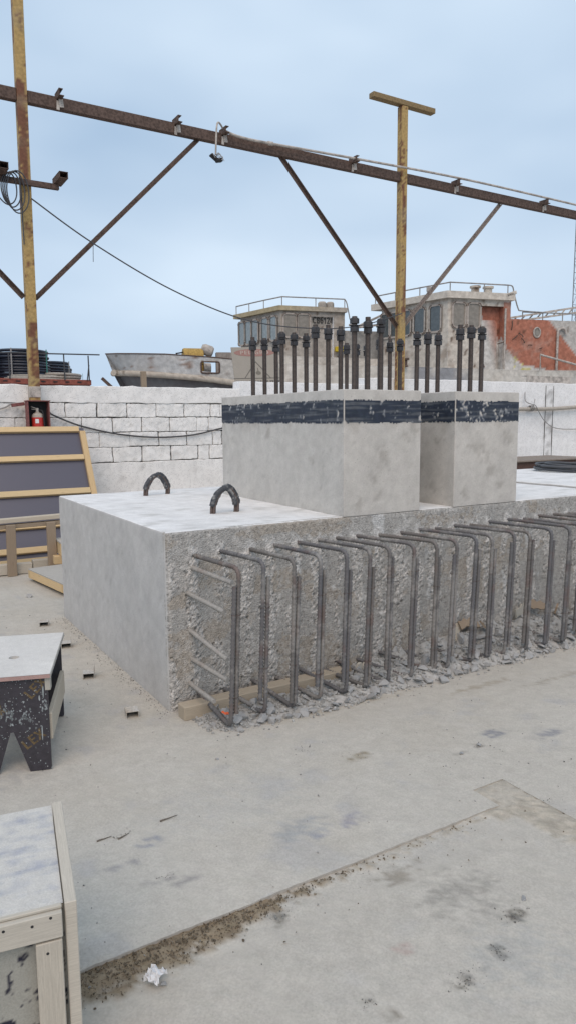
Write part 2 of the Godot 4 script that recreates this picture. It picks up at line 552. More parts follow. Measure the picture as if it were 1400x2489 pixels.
# ---------------------------------------------------------------- ground
var floor_marks := [     # x, z, half x, half z, colour, strength: scuffs, dirt, dust and grey patches on the floor
	[-0.50, 1.08, 0.07, 0.035, Color(0.20, 0.22, 0.28), 0.8], [-0.68, 1.17, 0.10, 0.03, Color(0.22, 0.22, 0.25), 0.7], [-0.55, 1.31, 0.07, 0.02, Color(0.16, 0.15, 0.17), 0.8],
	[-0.49, 1.36, 0.05, 0.02, Color(0.19, 0.18, 0.2), 0.7], [0.0, 1.31, 0.14, 0.09, Color(0.27, 0.29, 0.32), 0.7], [0.21, 1.35, 0.07, 0.05, Color(0.25, 0.25, 0.32), 0.8],
	[0.05, 1.37, 0.06, 0.02, Color(0.24, 0.25, 0.31), 0.6], [1.26, 1.09, 0.09, 0.05, Color(0.18, 0.19, 0.23), 0.9], [1.53, 1.24, 0.1, 0.05, Color(0.2, 0.21, 0.25), 0.8],
	[0.545, 0.94, 0.085, 0.035, Color(0.23, 0.19, 0.125), 0.95], [1.10, 1.155, 0.03, 0.02, Color(0.14, 0.13, 0.12), 0.8], [0.968, 1.166, 0.05, 0.02, Color(0.18, 0.17, 0.155), 0.8],
	[0.326, 2.06, 0.05, 0.035, Color(0.09, 0.08, 0.065), 1.0], [0.163, 2.14, 0.025, 0.03, Color(0.09, 0.085, 0.07), 1.0], [0.0, 2.17, 0.07, 0.022, Color(0.11, 0.1, 0.085), 1.0],
	[-0.063, 1.99, 0.04, 0.03, Color(0.42, 0.27, 0.25), 0.45], [-0.276, 2.09, 0.025, 0.015, Color(0.09, 0.085, 0.075), 0.9], [-0.242, 2.15, 0.03, 0.03, Color(0.16, 0.14, 0.11), 0.8],
	[0.25, 1.9, 0.16, 0.12, Color(0.22, 0.21, 0.195), 0.6], [0.15, 1.7, 0.1, 0.05, Color(0.2, 0.175, 0.14), 0.7], [-0.31, 1.67, 0.04, 0.03, Color(0.15, 0.14, 0.12), 0.9],
	[0.2, 2.2, 0.2, 0.15, Color(0.36, 0.37, 0.37), 0.5], [-0.9, 0.2, 0.2, 0.2, Color(0.3, 0.3, 0.31), 0.5], [-0.1, 1.0, 0.4, 0.2, Color(0.42, 0.42, 0.41), 0.4],  # middle entry: grey patch under the front end of the stool
	[1.7, 0.6, 0.35, 0.03, Color(0.27, 0.23, 0.17), 0.6], [2.3, 0.75, 0.5, 0.03, Color(0.28, 0.25, 0.2), 0.6], [0.9, 0.42, 0.6, 0.05, Color(0.40, 0.36, 0.29), 0.5]]

func in_pit(x: float, z: float) -> bool:     # where the upper layer of the floor is missing
	return (z > 1.575 and x < 0.95) or (z > 1.435 and x > 0.775 and x < 0.95)

func dirt(x: float, z: float) -> float:      # loose brown soil swept up against the step of the floor
	var d := absf(z - 1.6) if x < 0.78 else absf(x - 0.86) * 0.5
	var w := 0.007 + 0.085 * sstep(0.0, -0.95, x) + (0.008 + 0.02 * sstep(0.0, -0.6, x)) * na.get_noise_2d(x * 6.0, z * 6.0)
	if x > 0.7: w = 0.09 * sstep(2.1, 1.6, z) * 0.7
	if z > 1.43 and z < 1.6 and x > 0.77 and x < 0.95: return 0.75 + 0.4 * na.get_noise_2d(x * 9.0, z * 9.0)
	return sstep(w * 1.35, w * 0.85, d + 0.03 * na.get_noise_2d(x * 15.0, z * 15.0) + 0.02 * nb.get_noise_2d(x * 50.0, z * 50.0))

func floor_colour(x: float, z: float, low: bool) -> Color:
	var p := Vector3(x, 0, z)
	var big := na.get_noise_3dv(p * 0.7)
	var mid := na.get_noise_3dv(p * 3.1 + Vector3(3, 1, 0))
	var sm := na.get_noise_3dv(p * 11.0 + Vector3(9, 2, 4))
	var c := Color(0.470, 0.448, 0.408)
	c = mix3(c, Color(0.494, 0.472, 0.432), 0.5 + big * 0.9)
	c = mix3(c, Color(0.43, 0.415, 0.39), sstep(0.1, 0.5, mid) * 0.5)
	c = mix3(c, Color(0.40, 0.395, 0.395), sstep(0.34, 0.58, mid + sm * 0.45) * 0.5)
	c = mix3(c, Color(0.45, 0.42, 0.37), sstep(0.05, 0.5, na.get_noise_3dv(p * 1.6 + Vector3(50, 3, 8))) * 0.35)
	c = c * (1.0 + sm * 0.05 + nb.get_noise_3dv(p * 42.0) * 0.05)
	if low:
		c = mix3(c, Color(0.462, 0.438, 0.398) * (1.0 + sm * 0.09 + nb.get_noise_3dv(p * 30.0) * 0.08), 0.6)
		var k := dirt(x, z)
		c = mix3(c, mix3(Color(0.25, 0.205, 0.15), Color(0.42, 0.385, 0.33), sstep(-0.3, 0.3, x)) * (1.0 + nb.get_noise_3dv(p * 60.0) * 0.22 + sm * 0.2), k)
	for s in floor_marks:
		var dx: float = (x - s[0]) / s[2]
		var dz: float = (z - s[1]) / s[3]
		if absf(dx) > 2.0 or absf(dz) > 2.0: continue
		var q := dx * dx + dz * dz + sm * 0.9 + nb.get_noise_3dv(p * 30.0) * 0.8 + nb.get_noise_3dv(p * 75.0) * 0.7
		if q < 1.0: c = mix3(c, s[4], s[5] * 0.8 * sstep(1.0, -0.3, q))
	return Color(c.r * 0.975, c.g * 0.965, c.b * 0.94)

func axis_lines(a: float, b: float, cell: float, far_lo: float, far_hi: float, extra: Array) -> PackedFloat32Array:
	var l := []
	var x := a
	while x < b + 0.0001:
		l.append(x); x += cell
	var g := cell
	x = a
	while x > far_lo:
		g *= 1.25
		x -= g
		l.append(maxf(x, far_lo))
	g = cell
	x = l.max()
	while x < far_hi:
		g *= 1.25
		x += g
		l.append(minf(x, far_hi))
	for e in extra:
		l = l.filter(func(q): return absf(q - e) > cell * 0.45)
		l.append(e)
	l.sort()
	return PackedFloat32Array(l)

func ground() -> void:
	# the low layer: bare yard ground, to the horizon
	var xs := axis_lines(-1.5, 2.0, 0.016, -600.0, 600.0, [])
	var zs := axis_lines(1.35, 3.1, 0.016, -600.0, 600.0, [])
	var pos := PackedVector3Array()
	var cols := PackedColorArray()
	for x in xs:
		for z in zs:
			var near := absf(x) < 4.0 and z > 0.5 and z < 5.0
			var y := -0.016
			if near:
				var rise := sstep(1.58, 1.95, z) if x < 0.8 else sstep(1.6, 2.1, z)
				y = -0.015 + 0.012 * rise + (0.005 * sstep(-0.4, 0.2, x) + 0.005 * sstep(0.55, 0.75, x)) * (1.0 - rise) + na.get_noise_2d(x * 9.0, z * 9.0) * 0.0018 + nb.get_noise_2d(x * 45.0, z * 45.0) * 0.0011
				y += dirt(x, z) * (0.004 + 0.006 * nb.get_noise_2d(x * 26.0, z * 26.0) + 0.006 * na.get_noise_2d(x * 60.0, z * 60.0)) if z > 1.4 else 0.0
				if not in_pit(x, z): y = minf(y, -0.006)
			pos.append(Vector3(x, y, z))
			cols.append(floor_colour(x, z, true) if near else Color(0.44, 0.43, 0.41))
	var mb := MB.new()
	mb.grid(xs.size(), zs.size(), pos, cols, Vector3.UP)
	single("ground", mb, M.dust, "grey dusty yard ground with brown soil along the floor step", "ground", "", "structure")
	# the upper layer: dusty floor sheets with a worn edge
	xs = axis_lines(-1.5, 3.2, 0.02, -7.0, 15.0, [0.775, 0.95])
	zs = axis_lines(-2.6, 2.6, 0.02, -5.75, 6.0, [1.435, 1.575])
	pos = PackedVector3Array()
	cols = PackedColorArray()
	var skip := PackedByteArray()
	var nz := zs.size()
	for x in xs:
		for k in nz:
			var z := zs[k]
			var y := na.get_noise_2d(x * 5.0, z * 5.0) * 0.0010 + nb.get_noise_2d(x * 30.0, z * 30.0) * 0.0004
			var zz := z
			if absf(z - 1.575) < 0.001 and x < 0.78: zz += na.get_noise_2d(x * 2.2, 5.0) * 0.006 + nb.get_noise_2d(x * 18.0, 2.0) * 0.003
			pos.append(Vector3(x, y, zz))
			cols.append(floor_colour(x, z, false))
			skip.append(0)
	for i in xs.size() - 1:
		for k in nz - 1:
			if in_pit((xs[i] + xs[i + 1]) * 0.5, (zs[k] + zs[k + 1]) * 0.5): skip[i * nz + k] = 1
	mb = MB.new()
	mb.grid(xs.size(), nz, pos, cols, Vector3.UP, skip)
	# the broken edge of the sheet
	mb.col = Color(0.43, 0.405, 0.365)
	var ke := -1
	var kb := -1
	for k in nz:
		if absf(zs[k] - 1.575) < 0.001: ke = k
		if absf(zs[k] - 1.435) < 0.001: kb = k
	for i in xs.size() - 1:
		var m := (xs[i] + xs[i + 1]) * 0.5
		var k := ke if m < 0.775 else kb
		if m > 0.95: continue
		var a := pos[i * nz + k]
		var b := pos[(i + 1) * nz + k]
		mb.quad(a, b, b - Vector3(0, 0.02, 0.003), a - Vector3(0, 0.02, 0.003), Vector3(0, 0, 1))
	for i in xs.size():
		if absf(xs[i] - 0.775) > 0.001 and absf(xs[i] - 0.95) > 0.001: continue
		for k in range(kb, nz - 1):
			if xs[i] < 0.8 and k >= ke: continue
			var a := pos[i * nz + k]
			var b := pos[i * nz + k + 1]
			mb.quad(a, b, b - Vector3(0, 0.02, 0), a - Vector3(0, 0.02, 0), Vector3(1 if xs[i] < 0.8 else -1, 0, 0))
	single("concrete_floor", mb, M.dust, "pale dusty floor layer with a worn straight edge", "floor", "", "structure")

# ---------------------------------------------------------------- white wall
func wall_paint(p: Vector3, _o: Vector3) -> Color:
	var c := Color(0.83, 0.815, 0.79)
	var q := na.get_noise_3dv(p * 1.3)
	var s := na.get_noise_3dv(p * 7.0)
	c = mix3(c, Color(0.70, 0.69, 0.67), sstep(0.12, 0.6, q + s * 0.5) * 0.3)
	c = mix3(c, Color(0.42, 0.40, 0.37), sstep(0.50, 0.66, s + 0.35 * nb.get_noise_3dv(p * 22.0)) * 0.4)
	c = mix3(c, Color(0.56, 0.54, 0.51), sstep(0.22, 0.5, na.get_noise_3dv(p * 3.0 + Vector3(4, 4, 4)) + 0.3 * nb.get_noise_3dv(p * 17.0)) * 0.2)
	return c

func plaster_paint(p: Vector3, o: Vector3) -> Color:
	var c := mix3(Color(0.80, 0.80, 0.80), wall_paint(p, o), 0.25)
	if p.x > 9.82 and p.x < 10.07 and p.y < 2.2: c = mix3(c, Color(0.36, 0.35, 0.34), sstep(-0.05, 0.3, na.get_noise_3dv(p * 9.0) + 0.5 * nb.get_noise_3dv(p * 25.0)) * 0.7)
	return c

func wall() -> void:
	var w := thing("block_wall", "whitewashed concrete block wall with open mortar joints", "wall", Vector3(1.5, 0, -5.8))
	var mb := MB.new()
	mb.box(Vector3(-1.45, 0.95, -5.82), Vector3(9.6, 1.9, 0.17))
	part(w, "mortar_core", mb, M.mortar, true)
	mb = MB.new()
	rough_box(mb, Vector3(-6.3, 1.782, -5.91), Vector3(3.4, 1.995, -5.69), 0.06, 0.012, 0.014, 2.6, wall_paint, "xXyYzZ", 0.006)
	part(w, "coping_beam", mb, M.whitewash, true)
	mb = MB.new()
	rough_box(mb, Vector3(-6.3, -0.1, -5.90), Vector3(3.4, 1.012, -5.695), 0.07, 0.01, 0.008, 3.0, wall_paint, "xXYZ", 0.005)
	part(w, "base_band", mb, M.whitewash, true)
	var rows := [[1.6005, 1.776, [1.343, 1.742, 2.14, 2.541, 2.934, 3.08]], [1.4085, 1.594, [1.541, 1.934, 2.327, 2.725, 2.9]], [1.2155, 1.4025, [1.366, 1.769, 2.168, 2.566, 2.957, 3.1]], [1.018, 1.2095, [1.531, 1.926, 2.333, 2.733, 2.908]]]
	for r in rows:
		var edges: Array = r[2].duplicate()
		var x: float = edges[0]
		while x > -2.4:
			x -= 0.398
			edges.push_front(x)
		x = edges[-1]
		while x < 3.0:
			x += 0.396
			edges.append(x)
		edges.append(3.39)
		for i in edges.size() - 1:
			if edges[i + 1] - edges[i] < 0.05: continue
			var ga := rng.randf_range(0.005, 0.015)
			var gb := rng.randf_range(0.002, 0.006)
			if rng.randf() < 0.2: ga = 0.0006
			mb = MB.new()
			var lo := Vector3(edges[i] + ga, r[0] + rng.randf_range(-0.002, 0.009), -5.86)
			var hi := Vector3(edges[i + 1] - gb, r[1] + rng.randf_range(-0.003, 0.003), -5.70 + rng.randf_range(-0.004, 0.003))
			rough_box(mb, lo, hi, 0.022, 0.008, 0.010, 5.0, wall_paint, "xXyYZ", 0.005)
			part(w, "concrete_block", mb, M.whitewash, true)
	var w2 := thing("plastered_wall", "smooth white plastered wall behind the foundation", "wall", Vector3(8, 0, -5.8))
	mb = MB.new()
	rough_box(mb, Vector3(3.402, -0.1, -5.93), Vector3(5.6, 2.10, -5.70), 0.12, 0.015, 0.012, 1.8, plaster_paint)
	part(w2, "low_section", mb, M.whitewash, true)
	mb = MB.new()
	rough_box(mb, Vector3(5.602, -0.1, -5.94), Vector3(16.0, 2.205, -5.70), 0.08, 0.015, 0.012, 1.8, plaster_paint)
	part(w2, "tall_section", mb, M.whitewash, true)
	for x in [9.83, 10.045]:                        # bare edges of the column cast between the panels
		mb = MB.new()
		mb.box(Vector3(x, 1.08, -5.697), Vector3(0.012, 2.15, 0.012), Basis(), 0.003)
		part(w2, "column_edge", mb, M.mortar, true)

# ---------------------------------------------------------------- the foundation
const H := 0.9724
const PT := 1.727          # top of the pedestals

func cast_paint(p: Vector3, o: Vector3) -> Color:      # form-finished concrete: cement films, water marks, air holes
	var q := na.get_noise_3dv(p * 1.2)
	var s := na.get_noise_3dv(p * 5.0 + Vector3(1, 8, 2))
	var f := nb.get_noise_3dv(p * 24.0)
	if o.y > 0.5:                                      # floated top: white laitance with greyer rubbed streaks
		var st := na.get_noise_3d(p.x * 1.6 - p.z * 0.4, 3.0, p.z * 5.0 + p.x * 1.5)
		var t := Color(0.74, 0.735, 0.725)
		t = mix3(t, Color(0.60, 0.595, 0.58), sstep(0.05, 0.5, st + f * 0.2) * 0.55)
		t = mix3(t, Color(0.47, 0.46, 0.435), sstep(0.34, 0.55, s + st * 0.3) * 0.5)
		return t * (1.0 + f * 0.06)
	var c := Color(0.49, 0.48, 0.465)
	c = mix3(c, Color(0.52, 0.505, 0.485), 0.5 + q * 0.6)
	c = mix3(c, Color(0.45, 0.44, 0.43), sstep(0.15, 0.5, s) * 0.25)
	c = mix3(c, Color(0.56, 0.55, 0.535), sstep(0.2, 0.6, na.get_noise_3d(p.x * 6.0, p.y * 1.2, p.z * 6.0)) * 0.18)
	var sp := na.get_noise_3dv(p * 15.0 + Vector3(7, 0, 0))
	c = mix3(c, Color(0.34, 0.33, 0.315), sstep(0.50, 0.66, sp + f * 0.15) * 0.5)
	return c * (1.0 + f * 0.05)

var smudges := [     # x, y, z, radius: damp marks and rubbed patches on the pedestals
	[1.42, 1.33, 0.0, 0.07], [1.36, 1.20, 0.0, 0.05], [1.24, 1.04, 0.0, 0.05], [1.6, 1.45, 0.0, 0.05], [1.66, 1.5, 0.0, 0.05], [1.38, 1.08, 0.0, 0.04],
	[2.22, 1.36, 0.0, 0.09], [2.31, 1.30, 0.0, 0.05], [2.11, 1.05, 0.0, 0.05], [2.36, 1.20, 0.0, 0.06], [2.5, 1.42, 0.0, 0.06], [2.45, 1.1, 0.0, 0.04],
	[2.02, 1.40, -0.15, 0.05], [2.02, 1.25, -0.35, 0.07], [2.02, 1.1, -0.2, 0.05], [1.128, 1.45, -0.9, 0.05], [1.128, 1.3, -0.35, 0.04]]

func pedestal_paint(p: Vector3, o: Vector3) -> Color:
	var c := cast_paint(p, o if o.y < 0.5 else Vector3.RIGHT)
	var tone := Color(1.06, 1.04, 1.0)
	c = Color(c.r * tone.r, c.g * tone.g, c.b * tone.b)
	var f := na.get_noise_3dv(p * 16.0) * 0.9 + nb.get_noise_3dv(p * 40.0) * 0.5
	for s in smudges:
		var d: float = p.distance_to(Vector3(s[0], s[1], s[2])) / s[3] + f * 0.8
		if d < 1.0: c = mix3(c, Color(0.30, 0.28, 0.25), 0.5 * sstep(1.0, 0.2, d))
	if p.y < 1.54 and p.y > 1.44: c = mix3(c, Color(0.40, 0.37, 0.33), sstep(0.0, 0.4, na.get_noise_3d(p.x * 7.0, p.y * 3.0, p.z * 7.0) + (p.y - 1.5) * 7.0) * 0.5)   # tide mark under the painted band
	return c

func chip_depth(x: float, y: float) -> float:      # how far the broken face stands out, -0.012 to 0.03
	var p := Vector3(x, y, 0)
	var col := 0.5 + 0.5 * cos(TAU * (x - 0.15) / 0.157)          # ribs left between the chisel passes
	var rough := chisel(x, y)
	var d := 0.005 + 0.008 * na.get_noise_3dv(p * 2.5)
	d += rough * (0.006 * na.get_noise_3dv(p * 8.0) + 0.003 * nb.get_noise_3dv(p * 19.0) + 0.004 * nb.get_noise_3dv(p * 39.0) + 0.007 * (speck(x, y, 1) - 0.5))
	d += (col - 0.5) * 0.006
	var pit := nc.get_noise_3dv(p * 26.0)                          # knocked-out stones
	if pit < -0.80 and rough > 0.6: d -= 0.014
	return d * (0.55 if y > 0.82 else 1.0)

func speck(x: float, y: float, k: int) -> float:      # a random number for every grain of the surface
	return fposmod(sin(floorf(x * 161.3) * 12.9898 + floorf(y * 161.3) * 78.233 + k * 37.7) * 43758.5453, 1.0)

func chisel(x: float, y: float) -> float:            # 0.2 on the flat strips between the hammer passes, 1.2 where stones are exposed
	var col := 0.5 + 0.5 * cos(TAU * (x - 0.15) / 0.157 + 2.4 * na.get_noise_2d(x * 3.0, y * 2.0))
	if y > 0.875 + 0.05 * na.get_noise_2d(x * 6.0, 3.0): return 0.45 + 0.3 * na.get_noise_2d(x * 9.0, y * 9.0)      # the hammer stopped short of the edge
	return 0.2 + 0.85 * sstep(0.3, 0.8, col * 0.8 + 0.1 + 0.75 * na.get_noise_3d(x * 4.0, y * 2.3, 6.0))

func chip_paint(x: float, y: float, d: float) -> Color:
	var p := Vector3(x, y, 0)
	var q := na.get_noise_3dv(p * 4.0)
	var s := nb.get_noise_3dv(p * 30.0)
	var col := 0.5 + 0.5 * cos(TAU * (x - 0.15) / 0.157)
	var rough := chisel(x, y)
	var c := Color(0.385, 0.375, 0.355)
	c = mix3(c, Color(0.56, 0.545, 0.52), sstep(0.35, 0.8, rough * 0.6 + q * 0.5 + s * 0.4) * 0.8)     # fresh pale fracture
	var skin := na.get_noise_3dv(p * 5.0 + Vector3(2, 0, 9)) + 0.7 * s
	if na.get_noise_3d(x * 1.7, y * 4.5, 40.0) + 0.25 * skin > 0.14 and rough < 0.9: c = mix3(Color(0.365, 0.335, 0.295), Color(0.42, 0.40, 0.37), sstep(0.1, 0.5, skin))     # old brown skin that the hammer left
	c = mix3(c, Color(0.14, 0.13, 0.12), 0.75 if speck(x, y, 2) > 0.975 - 0.06 * rough else 0.0)                     # dark of small pits put into the colour
	c = mix3(c, Color(0.56, 0.57, 0.57), sstep(0.42, 0.55, na.get_noise_3d(x * 4.0, y * 1.4, 20.0) + s * 0.12) * 0.6 if x > 0.6 else 0.0)
	for k in roots.size():
		var r := Vector2(x - roots[k], y - 0.845)
		if absf(r.x) < 0.1 and absf(r.y) < 0.1: c = mix3(c, Color(0.58, 0.57, 0.55), sstep(0.055, 0.02, r.length() + 0.03 * s) * 0.7)
	return c * (1.0 + (speck(x, y, 3) - 0.5) * (0.16 + 0.3 * rough))

var roots := [0.159, 0.311, 0.491, 0.646, 0.803, 0.939, 1.071, 1.223, 1.388, 1.562, 1.715, 1.856, 2.02, 2.17, 2.345, 2.527, 2.69, 2.85, 3.01, 3.17, 3.33, 3.49, 3.64]
var feet := [0.193, 0.357, 0.534, 0.706, 0.871, 1.026, 1.178, 1.347, 1.546, 1.70, 1.853, 1.992, 2.164, 2.306, 2.502, 2.665, 2.82, 2.99, 3.15, 3.31, 3.47, 3.63, 3.77]
var outs := [0.385, 0.35, 0.355, 0.345, 0.35, 0.352, 0.34, 0.347, 0.33, 0.336, 0.342, 0.347, 0.361, 0.372, 0.375, 0.39, 0.37, 0.36, 0.37, 0.38, 0.36, 0.35, 0.37]

func bent(pts: Array, r: float) -> Array:          # polyline with bends of radius about r
	var out := [pts[0]]
	for i in range(1, pts.size() - 1):
		var a: Vector3 = pts[i] + (pts[i - 1] - pts[i]).normalized() * r
		var b: Vector3 = pts[i] + (pts[i + 1] - pts[i]).normalized() * r
		for k in 9:
			var t := k / 8.0
			out.append(a.lerp(pts[i], t).lerp((pts[i] as Vector3).lerp(b, t), t))
	out.append(pts[-1])
	return out

func rebar(root: Node3D, called: String, path: Array, r: float, tone: Color) -> MeshInstance3D:
	var mb := MB.new()
	mb.tube(resample(path, 0.0036), r, 9, true, 0.0033, 0.0185)
	for i in mb.v.size():                          # mill scale, flash rust and grey cement dust in patches
		var p := mb.v[i]
		var q := na.get_noise_3dv(p * 6.0)
		var c := mix3(tone, Color(0.17, 0.085, 0.06), sstep(0.15, 0.5, q) * 0.28)
		c = mix3(c, Color(0.40, 0.385, 0.36), sstep(-0.05, 0.4, na.get_noise_3dv(p * 4.0 + Vector3(8, 8, 8)) + 0.3 * nb.get_noise_3dv(p * 40.0)) * 0.42)
		mb.c[i] = c
	return part(root, called, mb, M.rebar, true)

func hex_nut(r: float, h: float) -> ArrayMesh:
	var mb := MB.new()
	var poly := PackedVector2Array()
	for k in 6: poly.append(Vector2.from_angle(TAU * k / 6.0) * r)
	mb.extrude(poly, Vector3.ZERO, Vector3(1, 0, 0), Vector3(0, 0, -1), h * 0.86)
	mb.lathe(Vector3.ZERO, [[r * 0.86, h * 0.86], [r * 0.78, h], [r * 0.55, h], [r * 0.55, h * 0.9]], 12)
	return mb.mesh()

func foundation() -> Node3D:
	var f := thing("machine_foundation", "grey cast concrete foundation with two pedestals, upright bolts and bent bars", "foundation", Vector3(1.87, 0, -1.1))
	var mb := MB.new()
	rough_box(mb, Vector3(0, -0.01, -2.247), Vector3(3.74, H, -0.006), 0.035, 0.012, 0.0025, 3.0, cast_paint, "xXYz")
	part(f, "footing", mb, M.smooth, true)
	# broken front face
	var xs := steps(-0.001, 3.741, 0.0062)
	var ys := steps(-0.01, H + 0.001, 0.0062)
	var pos := PackedVector3Array()
	var cols := PackedColorArray()
	for i in xs.size():
		for j in ys.size():
			var d := chip_depth(xs[i], ys[j])
			if i == 0 or j == ys.size() - 1 or i == xs.size() - 1: d = -0.03
			elif i < 3 or j > ys.size() - 4: d = minf(d, 0.002)
			pos.append(Vector3(xs[i], ys[j] - (0.004 * maxf(0, na.get_noise_2d(xs[i] * 14.0, 0.0)) if j == ys.size() - 2 else 0.0), d))
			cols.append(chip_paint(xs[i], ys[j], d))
	mb = MB.new()
	mb.grid(xs.size(), ys.size(), pos, cols, Vector3(0, 0, 1))
	var face := part(f, "broken_face", mb, M.chipped, true)
	face.set_meta("label", "rough hacked-back concrete face with exposed aggregate")
	# pedestals and their painted bands
	for q in [[1.128, 1.722], [2.0135, 2.612]]:
		mb = MB.new()
		var lo := Vector3(q[0], H - 0.004, -1.627)
		var hi := Vector3(q[1], PT, 0.004)
		rough_box(mb, lo, hi, 0.022, 0.006, 0.0012, 3.0, pedestal_paint, "xXYzZ")
		var ped := part(f, "pedestal", mb, M.smooth, true)
		mb = MB.new()
		band(mb, lo, hi)
		part(ped, "paint_band", mb, M.film_paint, true)
	# anchor bolts
	var rod := MB.new()
	var prof := []
	var y := 0.0
	while y < 0.452:
		prof.append([0.0172, y]); prof.append([0.0158, y + 0.003]); y += 0.006
	prof.append([0.0, 0.455])
	rod.lathe(Vector3.ZERO, prof, 10)
	var rod_mesh := rod.mesh()
	var nut := hex_nut(0.0285, 0.034)
	var wash := MB.new()
	wash.lathe(Vector3.ZERO, [[0.016, 0], [0.032, 0], [0.032, 0.005], [0.016, 0.005]], 14)
	var wash_mesh := wash.mesh()
	for p in 2:
		for i in 4:
			for j in 3:
				var at := Vector3((1.3225 if p == 0 else 2.203) + 0.1024 * j, PT - 0.002 + rng.randf_range(-0.004, 0.004), -(0.1617 + 0.4346 * i))
				var t := Transform3D(Basis(Vector3.UP, rng.randf() * TAU), at - f.position)
				var b := part_mesh(f, "anchor_bolt", rod_mesh, M.bolt, t)
				var ht := 0.358 + rng.randf_range(-0.006, 0.01)
				var gap := 0.0 if rng.randf() < 0.6 else rng.randf_range(0.004, 0.014)
				part_mesh(b, "nut", nut, M.nut, Transform3D(Basis(Vector3.UP, rng.randf() * TAU), Vector3(0, ht, 0)))
				part_mesh(b, "washer", wash_mesh, M.nut, Transform3D(Basis(), Vector3(0, ht + 0.0345, 0)))
				part_mesh(b, "nut", nut, M.nut, Transform3D(Basis(Vector3.UP, rng.randf() * TAU), Vector3(0, ht + 0.040 + gap, 0)))
	# lifting loops: bundled strand in a split hose
	loop(f, Vector3(0.575, H, -1.86), Vector3(0.77, H, -1.905), 0.172, 0.0)
	loop(f, Vector3(0.548, H, -0.585), Vector3(0.716, H, -0.597), 0.176, 0.012)
	# reinforcement bent out of the broken face
	for k in roots.size():
		var x0: float = roots[k]
		var x1: float = feet[k]
		var zo: float = outs[k]
		var yt := 0.845 + rng.randf_range(-0.008, 0.008)
		var dy := rng.randf_range(-0.012, 0.004)
		var yb := 0.028 + rng.randf_range(-0.004, 0.012)
		var xb := x1 + 0.035 + rng.randf_range(-0.006, 0.006)
		var tone := Color(0.165, 0.152, 0.142).lerp(Color(0.135, 0.135, 0.143), rng.randf())
		var s := -1.0 if k == 0 else 1.0
		if k in [9, 12, 17]: s = -1.0
		var end_y := rng.randf_range(0.05, 0.12)
		rebar(f, "top_bar", bent([Vector3(x0, yt, -0.02), Vector3(xb, yt + dy - 0.01, zo), Vector3(x1 + 0.004, end_y, zo + rng.randf_range(-0.01, 0.01))], 0.055), 0.0102, tone)
		tone = Color(0.165, 0.152, 0.142).lerp(Color(0.135, 0.135, 0.143), rng.randf())
		var up_y := 0.755 + rng.randf_range(-0.03, 0.02)
		var bot := rebar(f, "bottom_bar", bent([Vector3(x0 + 0.004, 0.085 + rng.randf_range(-0.015, 0.01), -0.02), Vector3(x1 + 0.0255 * s, yb, zo + 0.004), Vector3(xb + 0.0262 * s, up_y, zo + rng.randf_range(-0.012, 0.006))], 0.05), 0.0102, tone)
		for h in [rng.randf_range(0.5, 0.68), rng.randf_range(0.16, 0.3)]:
			var tw := MB.new()
			var c := Vector3(lerpf(x1, xb, h / 0.8) + 0.012 * s, h, zo)
			var ring := []
			for a in 15: ring.append(c + Vector3(cos(a * TAU / 12.0) * 0.0268, sin(a * 1.7) * 0.002, sin(a * TAU / 12.0) * 0.0155))
			tw.tube(ring, 0.0013, 5)
			part(bot, "tie_wire", tw, M.steel_rust, true)
	for d in [[0.136, 0.779, 0.232, 0.738], [0.113, 0.643, 0.184, 0.596], [0.12, 0.44, 0.197, 0.345], [0.127, 0.278, 0.197, 0.235], [0.116, 0.142, 0.12, 0.138]]:
		rebar(f, "straight_bar", [Vector3(d[0], d[1], -0.02), Vector3(d[2], d[3], 0.3)], 0.0112, Color(0.36, 0.345, 0.32))
	return f

func band(mb: MB, lo: Vector3, hi: Vector3) -> void:     # navy waterproofing, brushed on, peeling in flakes
	var y0 := 1.527
	var y1 := 1.662
	var cell := 0.0058
	for side in [["x", lo.x - 0.0016], ["X", hi.x + 0.0016], ["Z", hi.z + 0.0016]]:
		var along: bool = side[0] != "Z"
		var a0: float = (lo.z if along else lo.x) + 0.005
		var a1: float = (hi.z if along else hi.x) - 0.005
		var us := steps(a0, a1, cell)
		var vs := steps(y0 - 0.012, y1 + 0.012, cell)
		var pos := PackedVector3Array()
		var cols := PackedColorArray()
		var skip := PackedByteArray()
		for a in us:
			for y in vs:
				var p := Vector3(side[1], y, a) if along else Vector3(a, y, side[1])
				pos.append(p)
				var st := na.get_noise_3d((p.x + p.z) * 2.2, p.y * 45.0, 3.0)
				var ho := nb.get_noise_3dv(p * 9.0) * 0.6 + nb.get_noise_3dv(p * 34.0) * 0.45 + na.get_noise_3d((p.x + p.z) * 22.0, p.y * 4.0, 0) * 0.35
				var c := Color(0.028, 0.038, 0.056)
				c = mix3(c, Color(0.10, 0.108, 0.122), sstep(-0.05, 0.45, st))
				c = mix3(c, Color(0.26, 0.27, 0.285), sstep(0.34, 0.52, ho + (0.16 if p.x > 1.98 and not along else 0.0)) * 0.85)      # thin, scrubbed paint
				cols.append(c)
				var lo_e := y0 + 0.008 * na.get_noise_3d((p.x + p.z) * 7.0, 1.0, 0) + 0.006 * nb.get_noise_3d((p.x + p.z) * 40.0, 1.0, 0)
				var hi_e := y1 + 0.006 * na.get_noise_3d((p.x + p.z) * 5.0, 9.0, 0) + 0.005 * nb.get_noise_3d((p.x + p.z) * 45.0, 9.0, 0)
				skip.append(1 if y < lo_e or y > hi_e or ho > 0.58 - (0.14 if p.x > 1.98 and not along else 0.0) else 0)
		mb.grid(us.size(), vs.size(), pos, cols, Vector3(-1, 0, 0) if side[0] == "x" else (Vector3(1, 0, 0) if side[0] == "X" else Vector3(0, 0, 1)), skip)

